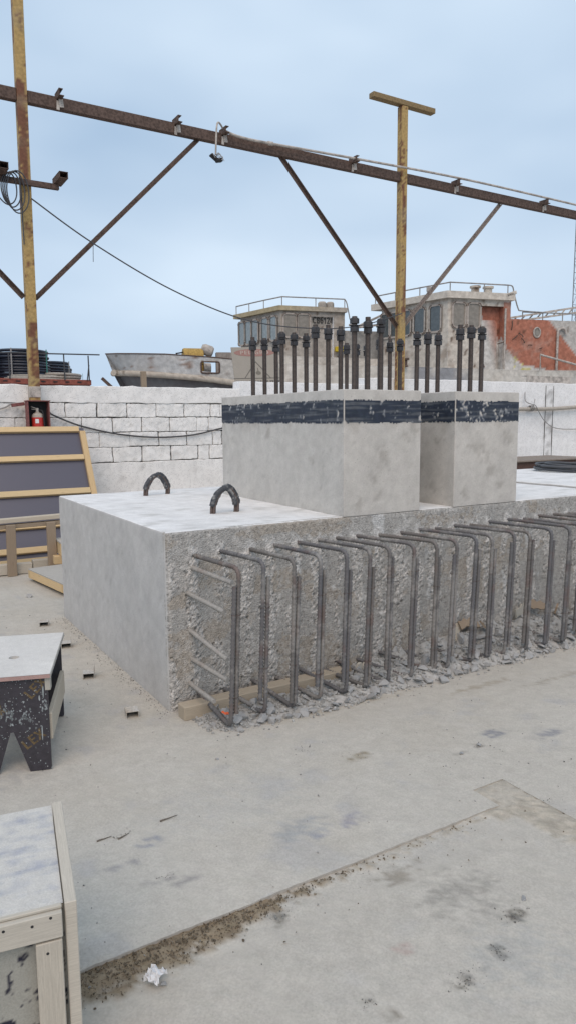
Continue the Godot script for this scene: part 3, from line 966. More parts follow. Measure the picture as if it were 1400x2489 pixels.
func loop(f: Node3D, a: Vector3, b: Vector3, h: float, lean: float) -> void:
	var top := (a + b) * 0.5 + Vector3(0.01, h - 0.022, lean)
	var dx := (b - a).normalized()
	var path := curve([a - Vector3(0, 0.02, 0), a + Vector3(0, 0.055, 0) + dx * 0.006, a.lerp(top, 0.48) + Vector3(0, 0.046, 0) - dx * 0.006, a.lerp(top, 0.80) + Vector3(0, 0.026, 0), b.lerp(top, 0.82) + Vector3(0, 0.026, 0), b.lerp(top, 0.48) + Vector3(0, 0.046, 0) + dx * 0.010, b + Vector3(0, 0.05, 0) + dx * 0.004, b - Vector3(0, 0.02, 0)], 10)
	var lp := Node3D.new()
	lp.name = "lifting_loop"
	f.add_child(lp, true)
	for o in [Vector3(-0.012, 0, 0.004), Vector3(0.012, 0, -0.003), Vector3(0.0, 0, 0.015)]:
		var mb := MB.new()
		var pp := []
		for q in path: pp.append(q + o)
		mb.tube(pp, 0.009, 8)
		for i in mb.v.size(): mb.c[i] = Color(0.12, 0.09, 0.075)
		part(lp, "strand", mb, M.rebar, true)
	var mb := MB.new()
	for o in [Vector3(-0.013, 0.002, 0.010), Vector3(0.013, 0.008, -0.009)]:
		var pp := []
		for i in range(9, path.size() - 9):
			var q: Vector3 = path[i]
			pp.append(q + o + Vector3(na.get_noise_1d(i * 0.4) * 0.004, na.get_noise_1d(i * 0.5 + 50) * 0.004, na.get_noise_1d(i * 0.3 + 90) * 0.004))
		mb.tube(pp, 0.0175, 10, true)
	for i in mb.v.size(): mb.v[i] += mb.n[i] * (na.get_noise_3dv(mb.v[i] * 30.0) * 0.004)
	for i in mb.v.size(): mb.c[i] = mix3(Color(0.05, 0.053, 0.062), Color(0.28, 0.275, 0.265), sstep(0.15, 0.45, na.get_noise_3dv(mb.v[i] * 22.0) + 0.3 * nb.get_noise_3dv(mb.v[i] * 70.0)))
	part(lp, "hose_sleeve", mb, M.rubber, true)

func second_foundation() -> void:
	var f := thing("concrete_footing", "flat white-topped concrete footing carrying a coil of grey hose", "foundation", Vector3(5.7, 0, -1.1))
	var mb := MB.new()
	rough_box(mb, Vector3(3.865, -0.01, -2.16), Vector3(7.9, H + 0.004, -0.02), 0.06, 0.02, 0.003, 3.0, cast_paint, "xXYzZ")
	part(f, "footing", mb, M.smooth, true)
	var c := thing("hose_coil", "coil of grey cable lying on the white-topped footing", "hose", Vector3(5.45, H + 0.004, -1.62))
	for k in 7:
		mb = MB.new()
		var ring := []
		var r0 := rng.randf_range(0.26, 0.52)
		var ph := rng.randf() * TAU
		for a in 49: ring.append(Vector3(cos(a * TAU / 48.0) * (r0 + 0.07 * sin(a * 0.26 + ph)), 0.014 + 0.008 * k + 0.010 * (1.0 + sin(a * TAU / 24.0 + ph)), sin(a * TAU / 48.0) * r0 * 0.9))
		mb.tube(ring, 0.0125, 7, false)
		for i in mb.v.size(): mb.c[i] = Color(0.075, 0.08, 0.09)
		part(c, "turn", mb, M.rubber)

# ---------------------------------------------------------------- steel frame over the wall
func post_paint(p: Vector3, _o: Vector3) -> Color:      # chipped yellow paint over rust
	var y := Color(0.42, 0.29, 0.115)
	var rust := Color(0.17, 0.078, 0.045)
	var q := na.get_noise_3d(p.x * 9.0, p.y * 1.1, p.z * 9.0) + 0.55 * na.get_noise_3d(p.x * 30.0, p.y * 4.0, p.z * 30.0) + 0.3 * nb.get_noise_3dv(p * 28.0)
	if p.y > 4.3 and p.y < 5.4 and p.x < 2.0: q += 0.38                # rusted through below the beam
	var edge := 0.12
	var c := mix3(y, rust, sstep(0.23, 0.36, q + edge * 0.5))
	return mix3(c, Color(0.30, 0.25, 0.17), sstep(0.0, 0.5, na.get_noise_3dv(p * 2.5)) * 0.35)

func steel_frame() -> void:
	var f := thing("steel_gantry", "rusty steel frame of two yellow posts, a long beam and diagonal braces", "gantry", Vector3(3.4, 0, -5.62))
	for q in [[0.572, 7.4, 0.028], [6.235, 6.30, 0.0]]:
		var mb := MB.new()
		rough_box(mb, Vector3(-0.0575, 0.0, -5.68), Vector3(0.0575, q[1], -5.565), 0.03, 0.006, 0.0, 1.0, func(p, o): return post_paint(p + Vector3(q[0], 0, 0), o), "xXYzZ")
		for i in mb.v.size(): mb.v[i].x += q[0] + q[2] * (mb.v[i].y - 2.0) / 4.3
		part(f, "post", mb, M.steel_paint, true)
	var mb := MB.new()
	mb.box(Vector3(0.572, 1.905, -5.622), Vector3(0.126, 0.13, 0.126), Basis(), 0.004)
	part(f, "post_collar", mb, M.boat_trim, true)
	for s in [[-4.0, 0.535], [0.655, 6.176], [6.295, 14.0]]:          # the beam, in lengths welded between the posts
		mb = MB.new()
		mb.box(Vector3((s[0] + s[1]) * 0.5, 5.265, -5.625), Vector3(s[1] - s[0], 0.135, 0.085), Basis(), 0.006)
		part(f, "beam", mb, M.steel_rust, true)
	for b in [[Vector3(0.64, 3.01, -5.62), Vector3(2.80, 5.20, -5.62)], [Vector3(0.505, 3.01, -5.62), Vector3(-1.60, 5.20, -5.62)], [Vector3(6.17, 3.00, -5.62), Vector3(4.05, 5.205, -5.62)], [Vector3(6.29, 3.02, -5.62), Vector3(8.41, 5.195, -5.62)]]:
		mb = MB.new()
		var d: Vector3 = (b[1] - b[0]).normalized()
		var side := Vector3(0, 0, 1)
		var nn := d.cross(side)
		mb.bar(b[0] - side * 0.02, b[1] - side * 0.02, 0.006, 0.055, nn)          # angle iron: two legs
		mb.bar(b[0] + nn * 0.025, b[1] + nn * 0.025, 0.05, 0.006, nn)
		part(f, "brace", mb, M.brace_dusty if b[1].x > 8.0 else M.steel_rust, true)
	mb = MB.new()
	mb.box(Vector3(6.235, 6.345, -5.62), Vector3(1.22, 0.075, 0.115), Basis(), 0.004)
	for i in mb.v.size(): mb.c[i] = Color(0.24, 0.17, 0.085)
	part(f, "top_arm", mb, M.steel_paint, true)
	# cleats that carried the purlins
	for x in [0.985, 2.46, 3.125, 5.24, 7.29, 9.41]:
		mb = MB.new()
		var by := 5.30
		mb.box(Vector3(x, by + 0.04, -5.55), Vector3(0.008, 0.08, 0.20))
		mb.box(Vector3(x + 0.028, by + 0.004, -5.55), Vector3(0.056, 0.008, 0.20))
		mb.box(Vector3(x + 0.022, by + 0.076, -5.55), Vector3(0.044, 0.008, 0.20))
		var cl := part(f, "cleat", mb, M.steel_rust, true)
		mb = MB.new()
		mb.box(Vector3(x + 0.045, by - 0.045, -5.555), Vector3(0.05, 0.09, 0.006), Basis(Vector3(0, 0, 1), 0.12))
		mb.box(Vector3(x + 0.01, by - 0.07, -5.565), Vector3(0.035, 0.10, 0.006), Basis(Vector3(0, 0, 1), -0.05))
		part(cl, "clip_plate", mb, M.boat_trim, true)
	# lower cross-arm with two open box stubs
	mb = MB.new()
	mb.box(Vector3(0.33, 4.295, -5.535), Vector3(1.24, 0.062, 0.05), Basis(), 0.003)
	part(f, "cross_arm", mb, M.steel_rust, true)
	for x in [0.295, 0.945]:
		mb = MB.new()
		for w in [[-0.048, 0.0, 0.005, 0.10], [0.048, 0.0, 0.005, 0.10], [0.0, -0.033, 0.1, 0.005], [0.0, 0.033, 0.1, 0.005]]:
			mb.box(Vector3(x + w[0] * 0.95, 4.363 + w[1], -5.43), Vector3(w[2], w[3] * 0.72 if w[3] > 0.05 else w[3], 0.34))
		mb.box(Vector3(x, 4.363, -5.50), Vector3(0.088, 0.06, 0.01))
		mb.box(Vector3(x + 0.01, 4.405, -5.33), Vector3(0.008, 0.03, 0.008))
		part(f, "box_stub", mb, M.steel_rust, true)
	# conduit laid along the cleats
	mb = MB.new()
	mb.tube(curve([Vector3(3.16, 5.33, -5.51), Vector3(3.35, 5.30, -5.51), Vector3(3.78, 5.30, -5.51), Vector3(5.24, 5.345, -5.50), Vector3(7.3, 5.40, -5.50), Vector3(9.4, 5.40, -5.50), Vector3(12.0, 5.38, -5.50)], 10), 0.017, 7)
	mb.tube([Vector3(3.79, 5.30, -5.51), Vector3(3.86, 5.303, -5.51)], 0.028, 8)
	part(f, "conduit", mb, M.boat_trim, true)
	# broken lamp on a bent rod
	var l := thing("broken_lamp", "smashed lamp fitting hanging from a bent grey rod on the steel beam", "lamp", Vector3(2.96, 4.90, -5.40))
	mb = MB.new()
	mb.tube(curve([Vector3(3.10, 5.36, -5.50), Vector3(3.02, 5.39, -5.44), Vector3(2.97, 5.33, -5.40), Vector3(2.955, 5.15, -5.40), Vector3(2.945, 4.97, -5.40)], 8), 0.012, 7)
	part(l, "hanger_rod", mb, M.boat_trim, true)
	mb = MB.new()
	var bs := Basis(Vector3(0, 0, 1), -0.55)
	mb.box(Vector3(2.93, 4.925, -5.40), Vector3(0.135, 0.025, 0.08), bs, 0.004)
	mb.box(Vector3(2.985, 4.905, -5.39), Vector3(0.085, 0.045, 0.07), Basis(Vector3(0, 0, 1), 0.2), 0.006)
	part(l, "housing", mb, M.dark, true)
	for k in 5:
		mb = MB.new()
		var a := Vector3(2.94 + rng.randf_range(-0.03, 0.05), 4.94, -5.38)
		mb.tube(curve([a, a + Vector3(rng.randf_range(-0.05, 0.06), rng.randf_range(0.0, 0.05), 0.03), a + Vector3(rng.randf_range(-0.08, 0.1), rng.randf_range(-0.06, 0.02), 0.04)], 5), 0.004, 5)
		part(l, "loose_wire", mb, M.wire_pale, true)

func cables() -> void:
	var mb := MB.new()
	mb.tube(curve([Vector3(0.63, 4.127, -5.54), Vector3(1.328, 3.704, -5.52), Vector3(2.338, 3.231, -5.5), Vector3(3.417, 2.92, -5.5), Vector3(4.5, 2.87, -5.5), Vector3(5.35, 2.96, -5.5), Vector3(6.19, 3.20, -5.53)], 10), 0.0085, 6)
	single("slack_cable", mb, M.wire, "thin grey cable sagging between the two yellow posts", "cable")
	mb = MB.new()
	mb.tube([Vector3(1.33, 3.70, -5.51), Vector3(1.325, 3.64, -5.51), Vector3(1.32, 3.48, -5.51)], 0.004, 5)
	mb.tube(curve([Vector3(1.33, 3.74, -5.5), Vector3(1.30, 3.71, -5.49), Vector3(1.33, 3.685, -5.5)], 5), 0.004, 5)
	single("tie_cord", mb, M.wire, "short cord knotted round the brace under the slack cable", "cord")
	mb = MB.new()
	mb.tube(curve([Vector3(0.71, 1.66, -5.50), Vector3(0.80, 1.62, -5.62), Vector3(1.12, 1.496, -5.67), Vector3(1.591, 1.386, -5.67), Vector3(2.119, 1.334, -5.67), Vector3(2.622, 1.353, -5.67), Vector3(3.058, 1.436, -5.67), Vector3(3.9, 1.62, -5.67)], 10), 0.0105, 6)
	single("wall_cable", mb, M.wire, "black cable sagging along the white block wall from the extinguisher box", "cable")
	mb = MB.new()
	mb.tube(curve([Vector3(-1.4, 1.40, -5.66), Vector3(-0.5, 1.53, -5.66), Vector3(0.161, 1.70, -5.66), Vector3(0.30, 1.76, -5.65), Vector3(0.42, 1.775, -5.6)], 8), 0.010, 6)
	single("feed_cable", mb, M.wire_pale, "grey cable rising along the block wall to the extinguisher box", "cable")
	mb = MB.new()
	for k in 4:
		var c := Vector3(0.38 + 0.03 * k, 4.19 - 0.012 * k, -5.49 + 0.01 * k)
		var ring := []
		for a in 33: ring.append(c + Vector3(cos(a * TAU / 30.0 + 1.3) * (0.085 + 0.012 * k), sin(a * TAU / 30.0 + 1.3) * (0.17 + 0.02 * k), 0.01 * sin(a * 0.7)))
		mb.tube(ring, 0.008, 6)
	mb.tube(curve([Vector3(0.02, 4.35, -5.48), Vector3(0.16, 4.18, -5.46), Vector3(0.30, 4.03, -5.46), Vector3(0.36, 4.0, -5.46)], 6), 0.008, 6)
	mb.tube(curve([Vector3(0.50, 4.33, -5.49), Vector3(0.515, 4.1, -5.50), Vector3(0.52, 3.85, -5.53), Vector3(0.525, 3.60, -5.54)], 6), 0.008, 6)
	single("wire_bundle", mb, M.wire, "loops of grey wire hung on the cross-arm of the tall yellow post", "wire")
	# pipe and wire on the plastered wall
	mb = MB.new()
	mb.tube(curve([Vector3(6.0, 1.70, -5.62), Vector3(9.05, 1.716, -5.62), Vector3(9.8, 1.72, -5.62), Vector3(10.6, 1.755, -5.62), Vector3(12.5, 1.86, -5.62)], 8), 0.034, 9)
	single("wall_pipe", mb, M.hose_beige, "dusty beige pipe slung along the plastered wall", "pipe")
	mb = MB.new()
	mb.tube(curve([Vector3(9.22, 2.02, -5.66), Vector3(9.21, 1.86, -5.63), Vector3(9.33, 1.80, -5.58), Vector3(9.42, 1.77, -5.57), Vector3(9.702, 1.522, -5.62), Vector3(10.058, 1.365, -5.64), Vector3(10.659, 1.335, -5.64), Vector3(11.5, 1.36, -5.64)], 8), 0.008, 6)
	for k in 4:
		var ring := []
		for a in 14: ring.append(Vector3(9.30 + 0.03 * k, 1.73, -5.62) + Vector3(0.02 * sin(a * 1.3 + k), cos(a * TAU / 12.0) * 0.05, sin(a * TAU / 12.0) * 0.05))
		mb.tube(ring, 0.007, 5)
	mb.tube([Vector3(9.36, 1.75, -5.58), Vector3(9.40, 1.90, -5.58)], 0.006, 5)
	single("tied_wire", mb, M.wire_pale, "grey wire knotted round the pipe on the plastered wall", "wire")
	# rusty plate table behind the footing
	var t := thing("rusty_steel_bench", "low rusty steel bench with a plate top beside the plastered wall", "bench", Vector3(8.5, 0, -4.75))
	mb = MB.new()
	mb.box(Vector3(8.4, 0.875, -4.75), Vector3(1.9, 0.025, 0.9), Basis(), 0.004)
	for i in mb.v.size(): mb.c[i] = Color(0.24, 0.20, 0.17)
	part(t, "plate_top", mb, M.steel_paint, true)
	mb = MB.new()
	mb.box(Vector3(8.4, 0.745, -4.36), Vector3(1.8, 0.232, 0.02), Basis(), 0.003)
	for i in mb.v.size(): mb.c[i] = Color(0.10, 0.055, 0.045)
	part(t, "apron", mb, M.steel_paint, true)
	for x in [7.55, 9.25]:
		for z in [-4.40, -5.1]:
			mb = MB.new()
			mb.box(Vector3(x, 0.43, z), Vector3(0.08, 0.862, 0.06), Basis(), 0.004)
			part(t, "leg", mb, M.steel_rust, true)

# ---------------------------------------------------------------- on and behind the wall
func behind_wall() -> void:
	# fire extinguisher in its box
	var b := thing("extinguisher_box", "open-fronted dull red metal box fixed at the foot of the tall yellow post", "box", Vector3(0.565, 1.45, -5.45))
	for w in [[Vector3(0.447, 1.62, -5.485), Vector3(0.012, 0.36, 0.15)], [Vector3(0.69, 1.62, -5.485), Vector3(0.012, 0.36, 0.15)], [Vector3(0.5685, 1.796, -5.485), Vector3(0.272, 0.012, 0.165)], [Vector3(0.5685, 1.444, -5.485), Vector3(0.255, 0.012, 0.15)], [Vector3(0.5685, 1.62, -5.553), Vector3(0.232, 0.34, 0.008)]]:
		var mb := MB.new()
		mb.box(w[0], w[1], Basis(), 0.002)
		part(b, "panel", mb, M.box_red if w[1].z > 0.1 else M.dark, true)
	var mb := MB.new()
	mb.box(Vector3(0.37, 1.755, -5.60), Vector3(0.15, 0.04, 0.03), Basis(Vector3(0, 0, 1), 0.15), 0.003)
	part(b, "bracket", mb, M.box_red, true)
	var e := thing("fire_extinguisher", "dusty red fire extinguisher standing in the dull red box", "extinguisher", Vector3(0.565, 1.452, -5.482))
	mb = MB.new()
	mb.lathe(Vector3.ZERO, [[0.0, 0], [0.062, 0.0], [0.07, 0.01], [0.07, 0.15]], 20)
	part(e, "cylinder", mb, M.red_paint)
	mb = MB.new()
	mb.lathe(Vector3.ZERO, [[0.07, 0.15], [0.0655, 0.175], [0.05, 0.195], [0.022, 0.21], [0.02, 0.225]], 20)
	part(e, "shoulder", mb, M.hose_beige)
	mb = MB.new()
	mb.lathe(Vector3(0, 0.222, 0), [[0.018, 0], [0.018, 0.035], [0.01, 0.04], [0.0, 0.04]], 12)
	mb.box(Vector3(-0.03, 0.262, 0), Vector3(0.09, 0.01, 0.016), Basis(Vector3(0, 0, 1), -0.35), 0.002)
	mb.box(Vector3(-0.03, 0.245, 0), Vector3(0.08, 0.008, 0.016), Basis(Vector3(0, 0, 1), -0.05), 0.002)
	part(e, "valve", mb, M.boat_trim)
	mb = MB.new()
	mb.tube(curve([Vector3(0.015, 0.235, 0.01), Vector3(0.045, 0.225, 0.05), Vector3(0.055, 0.15, 0.062), Vector3(0.06, 0.05, 0.06)], 6), 0.008, 7)
	part(e, "hose", mb, M.dark)
	mb = MB.new()
	mb.box(Vector3(-0.022, 0.105, 0.0665), Vector3(0.042, 0.05, 0.008), Basis(), 0.002)
	part(e, "label_plate", mb, M.label_white)
	# timber stick on the coping
	mb = MB.new()
	mb.box(Vector3(2.10, 1.1, -5.97), Vector3(0.072, 2.23, 0.05), Basis(Vector3(0, 0, 1), 0.02), 0.004)
	single("timber_stake", mb, M.timber_grey, "grey timber stake standing behind the wall before the pale hull", "stake")
	# container with railing and hose coils
	var c := thing("shipping_container", "red container roof behind the wall with a thin rail and coiled pipes on it", "container", Vector3(0.4, 0, -10.4))
	mb = MB.new()
	mb.box(Vector3(-0.4, 1.11, -10.4), Vector3(5.3, 2.22, 2.6), Basis(), 0.01)
	part(c, "body", mb, M.container_red, true)
	mb = MB.new()
	mb.box(Vector3(-0.4, 2.215, -9.085), Vector3(5.32, 0.09, 0.05), Basis(), 0.006)
	part(c, "top_rail", mb, M.container_red, true)
	for k in 14:                                    # slots along the rail
		mb = MB.new()
		mb.box(Vector3(-0.55 + k * 0.2, 2.218, -9.058), Vector3(0.07, 0.018, 0.008))
		part(c, "slot", mb, M.dark, true)
	for x in [-0.3, 0.925, 1.81, 2.225]:
		mb = MB.new()
		mb.tube([Vector3(x, 2.25, -9.06), Vector3(x - 0.005, 2.67, -9.06)], 0.0125, 6)
		if x > 2.0: mb.tube([Vector3(x - 0.035, 2.25, -9.06), Vector3(x, 2.50, -9.06), Vector3(x + 0.01, 2.5, -9.06)], 0.011, 6)
		part(c, "rail_post", mb, M.wire, true)
	mb = MB.new()
	mb.tube([Vector3(-3.0, 2.60, -9.06), Vector3(2.42, 2.693, -9.06)], 0.0125, 6)
	part(c, "handrail", mb, M.wire, true)
	for q in [[1.25, 2.23, -9.70, 0.47, 11, "hose_black", "tallest black pipe coil with green straps on the red container"], [1.80, 2.23, -10.15, 0.40, 8, "hose_black", "black pipe coil partly hidden by the tallest coil on the red container"], [0.50, 2.23, -9.75, 0.40, 10, "hose_black", "black pipe coil cut off beside the tallest coil on the red container"], [1.86, 2.232, -9.52, 0.34, 3, "hose_beige", "low beige pipe coil on the red container"], [1.18, 2.226, -9.16, 0.0, 2, "hose_beige", ""]]:
		if q[3] == 0.0: continue
		var h := thing("pipe_coil", q[6], "pipe coil", Vector3(q[0], q[1], q[2]), rng.randf() * 3.0)
		var pr := 0.026
		for k in q[4]:
			mb = MB.new()
			var ring := []
			var r0: float = q[3] - rng.randf_range(0.0, 0.025) - (0.04 if k > 5 else 0.0)
			var ph := rng.randf() * TAU
			for a in 41: ring.append(Vector3(cos(a * TAU / 40.0) * r0, pr + k * pr * 1.85 + 0.006 * sin(a * TAU / 40.0 + ph), sin(a * TAU / 40.0) * r0))
			mb.tube(ring, pr, 8, false)
			part(h, "turn", mb, M[q[5]])
		for s in 5:
			mb = MB.new()
			var d := Vector3(cos(s * 1.256 + 0.5), 0, sin(s * 1.256 + 0.5))
			mb.bar(d * (q[3] + pr * 1.08), d * (q[3] + pr * 1.08) + Vector3(0, q[4] * pr * 1.85 + 0.01, 0), 0.004, 0.022, d.cross(Vector3.UP))
			part(h, "strap", mb, M.strap if s % 2 == 0 else M.wire_pale)
	for k in 5:
		mb = MB.new()
		var y0 := 2.255 + 0.028 * (k % 3)
		mb.tube(curve([Vector3(0.85 + k * 0.06, y0, -9.15 - 0.03 * k), Vector3(1.4, y0 + 0.012, -9.13 - 0.03 * k), Vector3(2.0 + 0.03 * k, y0 + 0.03 * (k % 2), -9.2 - 0.04 * k)], 5), 0.018, 7)
		single("pipe_length", mb, M.hose_beige, "straight beige pipe lying along the edge of the red container", "pipe", "beige pipes on the container")
	# warning board leaning behind the coping
	var s := thing("warning_sign", "dusty tilted warning board with a red oval and a triangle above the wall", "sign", Vector3(3.84, 2.03, -5.93))
	var up := Vector3(0.25, 0.72, -0.65).normalized()
	var ex := Vector3(0.93, 0.04, 0.36)
	ex = (ex - up * ex.dot(up)).normalized()
	var nn := ex.cross(up).normalized()
	s.transform.basis = Basis(ex, nn.cross(ex), nn)
	mb = MB.new()
	mb.col = Color(0.29, 0.26, 0.22)
	mb.box(Vector3(0, 0.43, -0.008), Vector3(0.70, 0.94, 0.014), Basis(), 0.002)
	part(s, "board", mb, M.sign)
	mb = MB.new()
	var ov := PackedVector2Array()
	for k in 28: ov.append(Vector2(cos(k * TAU / 28.0) * 0.31, 0.765 + sin(k * TAU / 28.0) * 0.085))
	mb.col = Color(0.28, 0.155, 0.13)
	mb.extrude(ov, Vector3(0, 0, 0), Vector3(1, 0, 0), Vector3(0, 1, 0), 0.0015)
	part(s, "red_oval", mb, M.sign)
	text(s, "lettering", "PELIGRO", Vector3(0.0, 0.765, 0.003), 0.085, M.print_pale, Basis.from_scale(Vector3(0.9, 1, 1)))
	mb = MB.new()
	mb.col = Color(0.12, 0.11, 0.1)
	for e2 in [[Vector3(-0.19, 0.20, 0.002), Vector3(0.0, 0.56, 0.002)], [Vector3(0.0, 0.56, 0.002), Vector3(0.19, 0.20, 0.002)], [Vector3(-0.36, 0.195, 0.002), Vector3(0.36, 0.195, 0.002)]]: mb.bar(e2[0], e2[1], 0.003, 0.011, Vector3(0, 0, 1).cross(e2[1] - e2[0]).normalized())
	part(s, "triangle", mb, M.sign)
	mb = MB.new()
	mb.col = Color(0.15, 0.135, 0.11)
	mb.lathe(Vector3(0.02, 0.31, 0.0), [[0.0, 0.0015], [0.04, 0.0015]], 14, Basis(Vector3(1, 0, 0), PI / 2))
	mb.box(Vector3(0.02, 0.38, 0.001), Vector3(0.012, 0.08, 0.003))
	part(s, "hook_symbol", mb, M.sign)
	text(s, "lettering", "MANIOBRAS DE IZAJE", Vector3(0.0, 0.10, 0.002), 0.08, M.print_grey, Basis.from_scale(Vector3(0.58, 1, 1)))
	# girder and handrail on the coping of the plastered wall
	mb = MB.new()
	mb.box(Vector3(10.03, 2.27, -5.80), Vector3(1.23, 0.11, 0.012))
	mb.box(Vector3(10.03, 2.33, -5.86), Vector3(1.23, 0.012, 0.13))
	mb.box(Vector3(10.03, 2.214, -5.86), Vector3(1.23, 0.012, 0.13))
	single("steel_channel", mb, M.boat_trim, "grey rusted steel channel lying on the plastered wall below the orange cabin", "channel")

func text(parent: Node3D, called: String, s: String, at: Vector3, high: float, m: Material, turn := Basis(), thick := 0.002) -> void:
	var tm := TextMesh.new()
	var f := SystemFont.new()
	f.font_names = PackedStringArray(["Droid Sans"])
	f.font_weight = 700
	tm.font = f
	tm.text = s
	tm.font_size = 64
	tm.pixel_size = high / 46.0
	tm.depth = thick
	tm.curve_step = 1.0
	part_mesh(parent, called, tm, m, Transform3D(turn, at))

# ---------------------------------------------------------------- boats on the hard behind the wall
# Boat axes: x aft, y up, z outboard to the side that faces the yard.
func weathered(p: Vector3, base: Color, worn: Color, k := 1.0) -> Color:
	var q := na.get_noise_3dv(p * 1.1) + 0.6 * na.get_noise_3dv(p * 4.0) + 0.3 * nb.get_noise_3dv(p * 9.0)
	var c := mix3(base, worn, sstep(0.05, 0.6, q) * 0.6 * k)
	return mix3(c, Color(0.12, 0.075, 0.05), sstep(0.48, 0.66, na.get_noise_3d(p.x * 3.6, p.y * 1.9, p.z * 3.6 + 4.0) + 0.3 * nb.get_noise_3dv(p * 12.0)) * 0.75 * k)

func sheet(mb: MB, o: Vector3, eu: Vector3, ev: Vector3, lu: float, lv: float, paint: Callable, cell := 0.06) -> void:
	var nu := maxi(2, int(lu / cell) + 1)
	var nv := maxi(2, int(lv / cell) + 1)
	var pos := PackedVector3Array()
	var cols := PackedColorArray()
	var nn := eu.cross(ev).normalized()
	for i in nu:
		for j in nv:
			var p := o + eu * (lu * i / (nu - 1)) + ev * (lv * j / (nv - 1))
			cols.append(paint.call(p))
			pos.append(p + nn * na.get_noise_3dv(p * 2.2) * 0.012)
	mb.grid(nu, nv, pos, cols, nn)

func rounded(w: float, h: float, r: float) -> PackedVector2Array:
	var out := PackedVector2Array()
	for q in [[1, 1, 0.0], [-1, 1, 0.25], [-1, -1, 0.5], [1, -1, 0.75]]:
		for k in 5:
			var a: float = TAU * (q[2] + k / 16.0)
			out.append(Vector2(q[0] * (w * 0.5 - r) + cos(a) * r, q[1] * (h * 0.5 - r) + sin(a) * r))
	return out

func boat_window(root: Node3D, o: Vector3, eu: Vector3, w: float, h: float, m: Material) -> void:
	var ev := Vector3.UP
	var nn := eu.cross(ev).normalized()
	var outer := rounded(w + 0.10, h + 0.10, 0.09)
	var inner := rounded(w, h, 0.06)
	var mb := MB.new()
	var at := func(p: Vector2, d: float) -> Vector3: return o + eu * p.x + ev * p.y + nn * d
	for k in outer.size():
		var j := (k + 1) % outer.size()
		mb.quad(at.call(outer[k], 0.035), at.call(outer[j], 0.035), at.call(inner[j], 0.035), at.call(inner[k], 0.035), nn)
		mb.quad(at.call(outer[k], 0.0), at.call(outer[j], 0.0), at.call(outer[j], 0.035), at.call(outer[k], 0.035), eu * outer[k].x + ev * outer[k].y)
		mb.quad(at.call(inner[k], 0.004), at.call(inner[j], 0.004), at.call(inner[j], 0.035), at.call(inner[k], 0.035), -(eu * inner[k].x + ev * inner[k].y))
	for i in mb.v.size(): mb.c[i] = weathered(mb.v[i] * 2.0, Color(0.42, 0.38, 0.34), Color(0.30, 0.25, 0.21))
	for k in 24:                                   # rivets round the frame
		var a := outer[k * outer.size() / 24].lerp(inner[k * inner.size() / 24], 0.35)
		mb.col = Color(0.16, 0.12, 0.10)
		mb.box(at.call(a * 1.0, 0.036), Vector3(0.022, 0.022, 0.022), Basis(eu, ev, nn))
	var fr := part(root, "window", mb, M.boat)
	mb = MB.new()
	mb.extrude(inner, o + nn * 0.006, eu, ev, 0.006)
	part(fr, "pane", mb, m)

func rail_run(root: Node3D, pts: Array, y0: float, high: float, mid := false) -> void:
	var top := []
	for p in pts: top.append(p + Vector3(0, y0 + high, 0))
	var mb := MB.new()
	mb.tube(top, 0.019, 6)
	if mid:
		var m2 := []
		for p in pts: m2.append(p + Vector3(0, y0 + high * 0.5, 0))
		mb.tube(m2, 0.014, 6)
	part(root, "handrail", mb, M.boat_rail)
	for i in pts.size():
		mb = MB.new()
		mb.tube([pts[i] + Vector3(0, y0, 0), top[i]], 0.015, 6)
		part(root, "stanchion", mb, M.boat_rail)

func boat_hull(root: Node3D, st: Array, paint: Callable) -> void:      # st: [x, half breadth at deck, half breadth at keel, deck y, keel y, centre z]
	var rows := 9
	for side in [1.0, -1.0]:
		var mb := MB.new()
		var pos := PackedVector3Array()
		var cols := PackedColorArray()
		for s in st:
			for j in rows:
				var t := j / float(rows - 1)
				var hb := lerpf(s[2], s[1], sqrt(t))
				var p := Vector3(s[0], lerpf(s[4], s[3], t), s[5] + side * hb)
				pos.append(p)
				cols.append(paint.call(p))
		mb.grid(st.size(), rows, pos, cols, Vector3(0, 0, side))
		part(root, "hull_side", mb, M.boat)
	var mb := MB.new()
	var pos := PackedVector3Array()
	for s in st:
		for side in [1.0, -1.0]: pos.append(Vector3(s[0], s[3] - 0.02, s[5] + side * s[1]))
	mb.grid(st.size(), 2, pos, PackedColorArray(), Vector3.UP)
	for i in mb.c.size(): mb.c[i] = Color(0.3, 0.29, 0.28)
	part(root, "deck", mb, M.boat)

func fine(st: Array, n: int) -> Array:
	var out := []
	for i in st.size() - 1:
		for k in n:
			var r := []
			for q in st[i].size(): r.append(lerpf(st[i][q], st[i + 1][q], float(k) / n))
			out.append(r)
	out.append(st[-1])
	return out

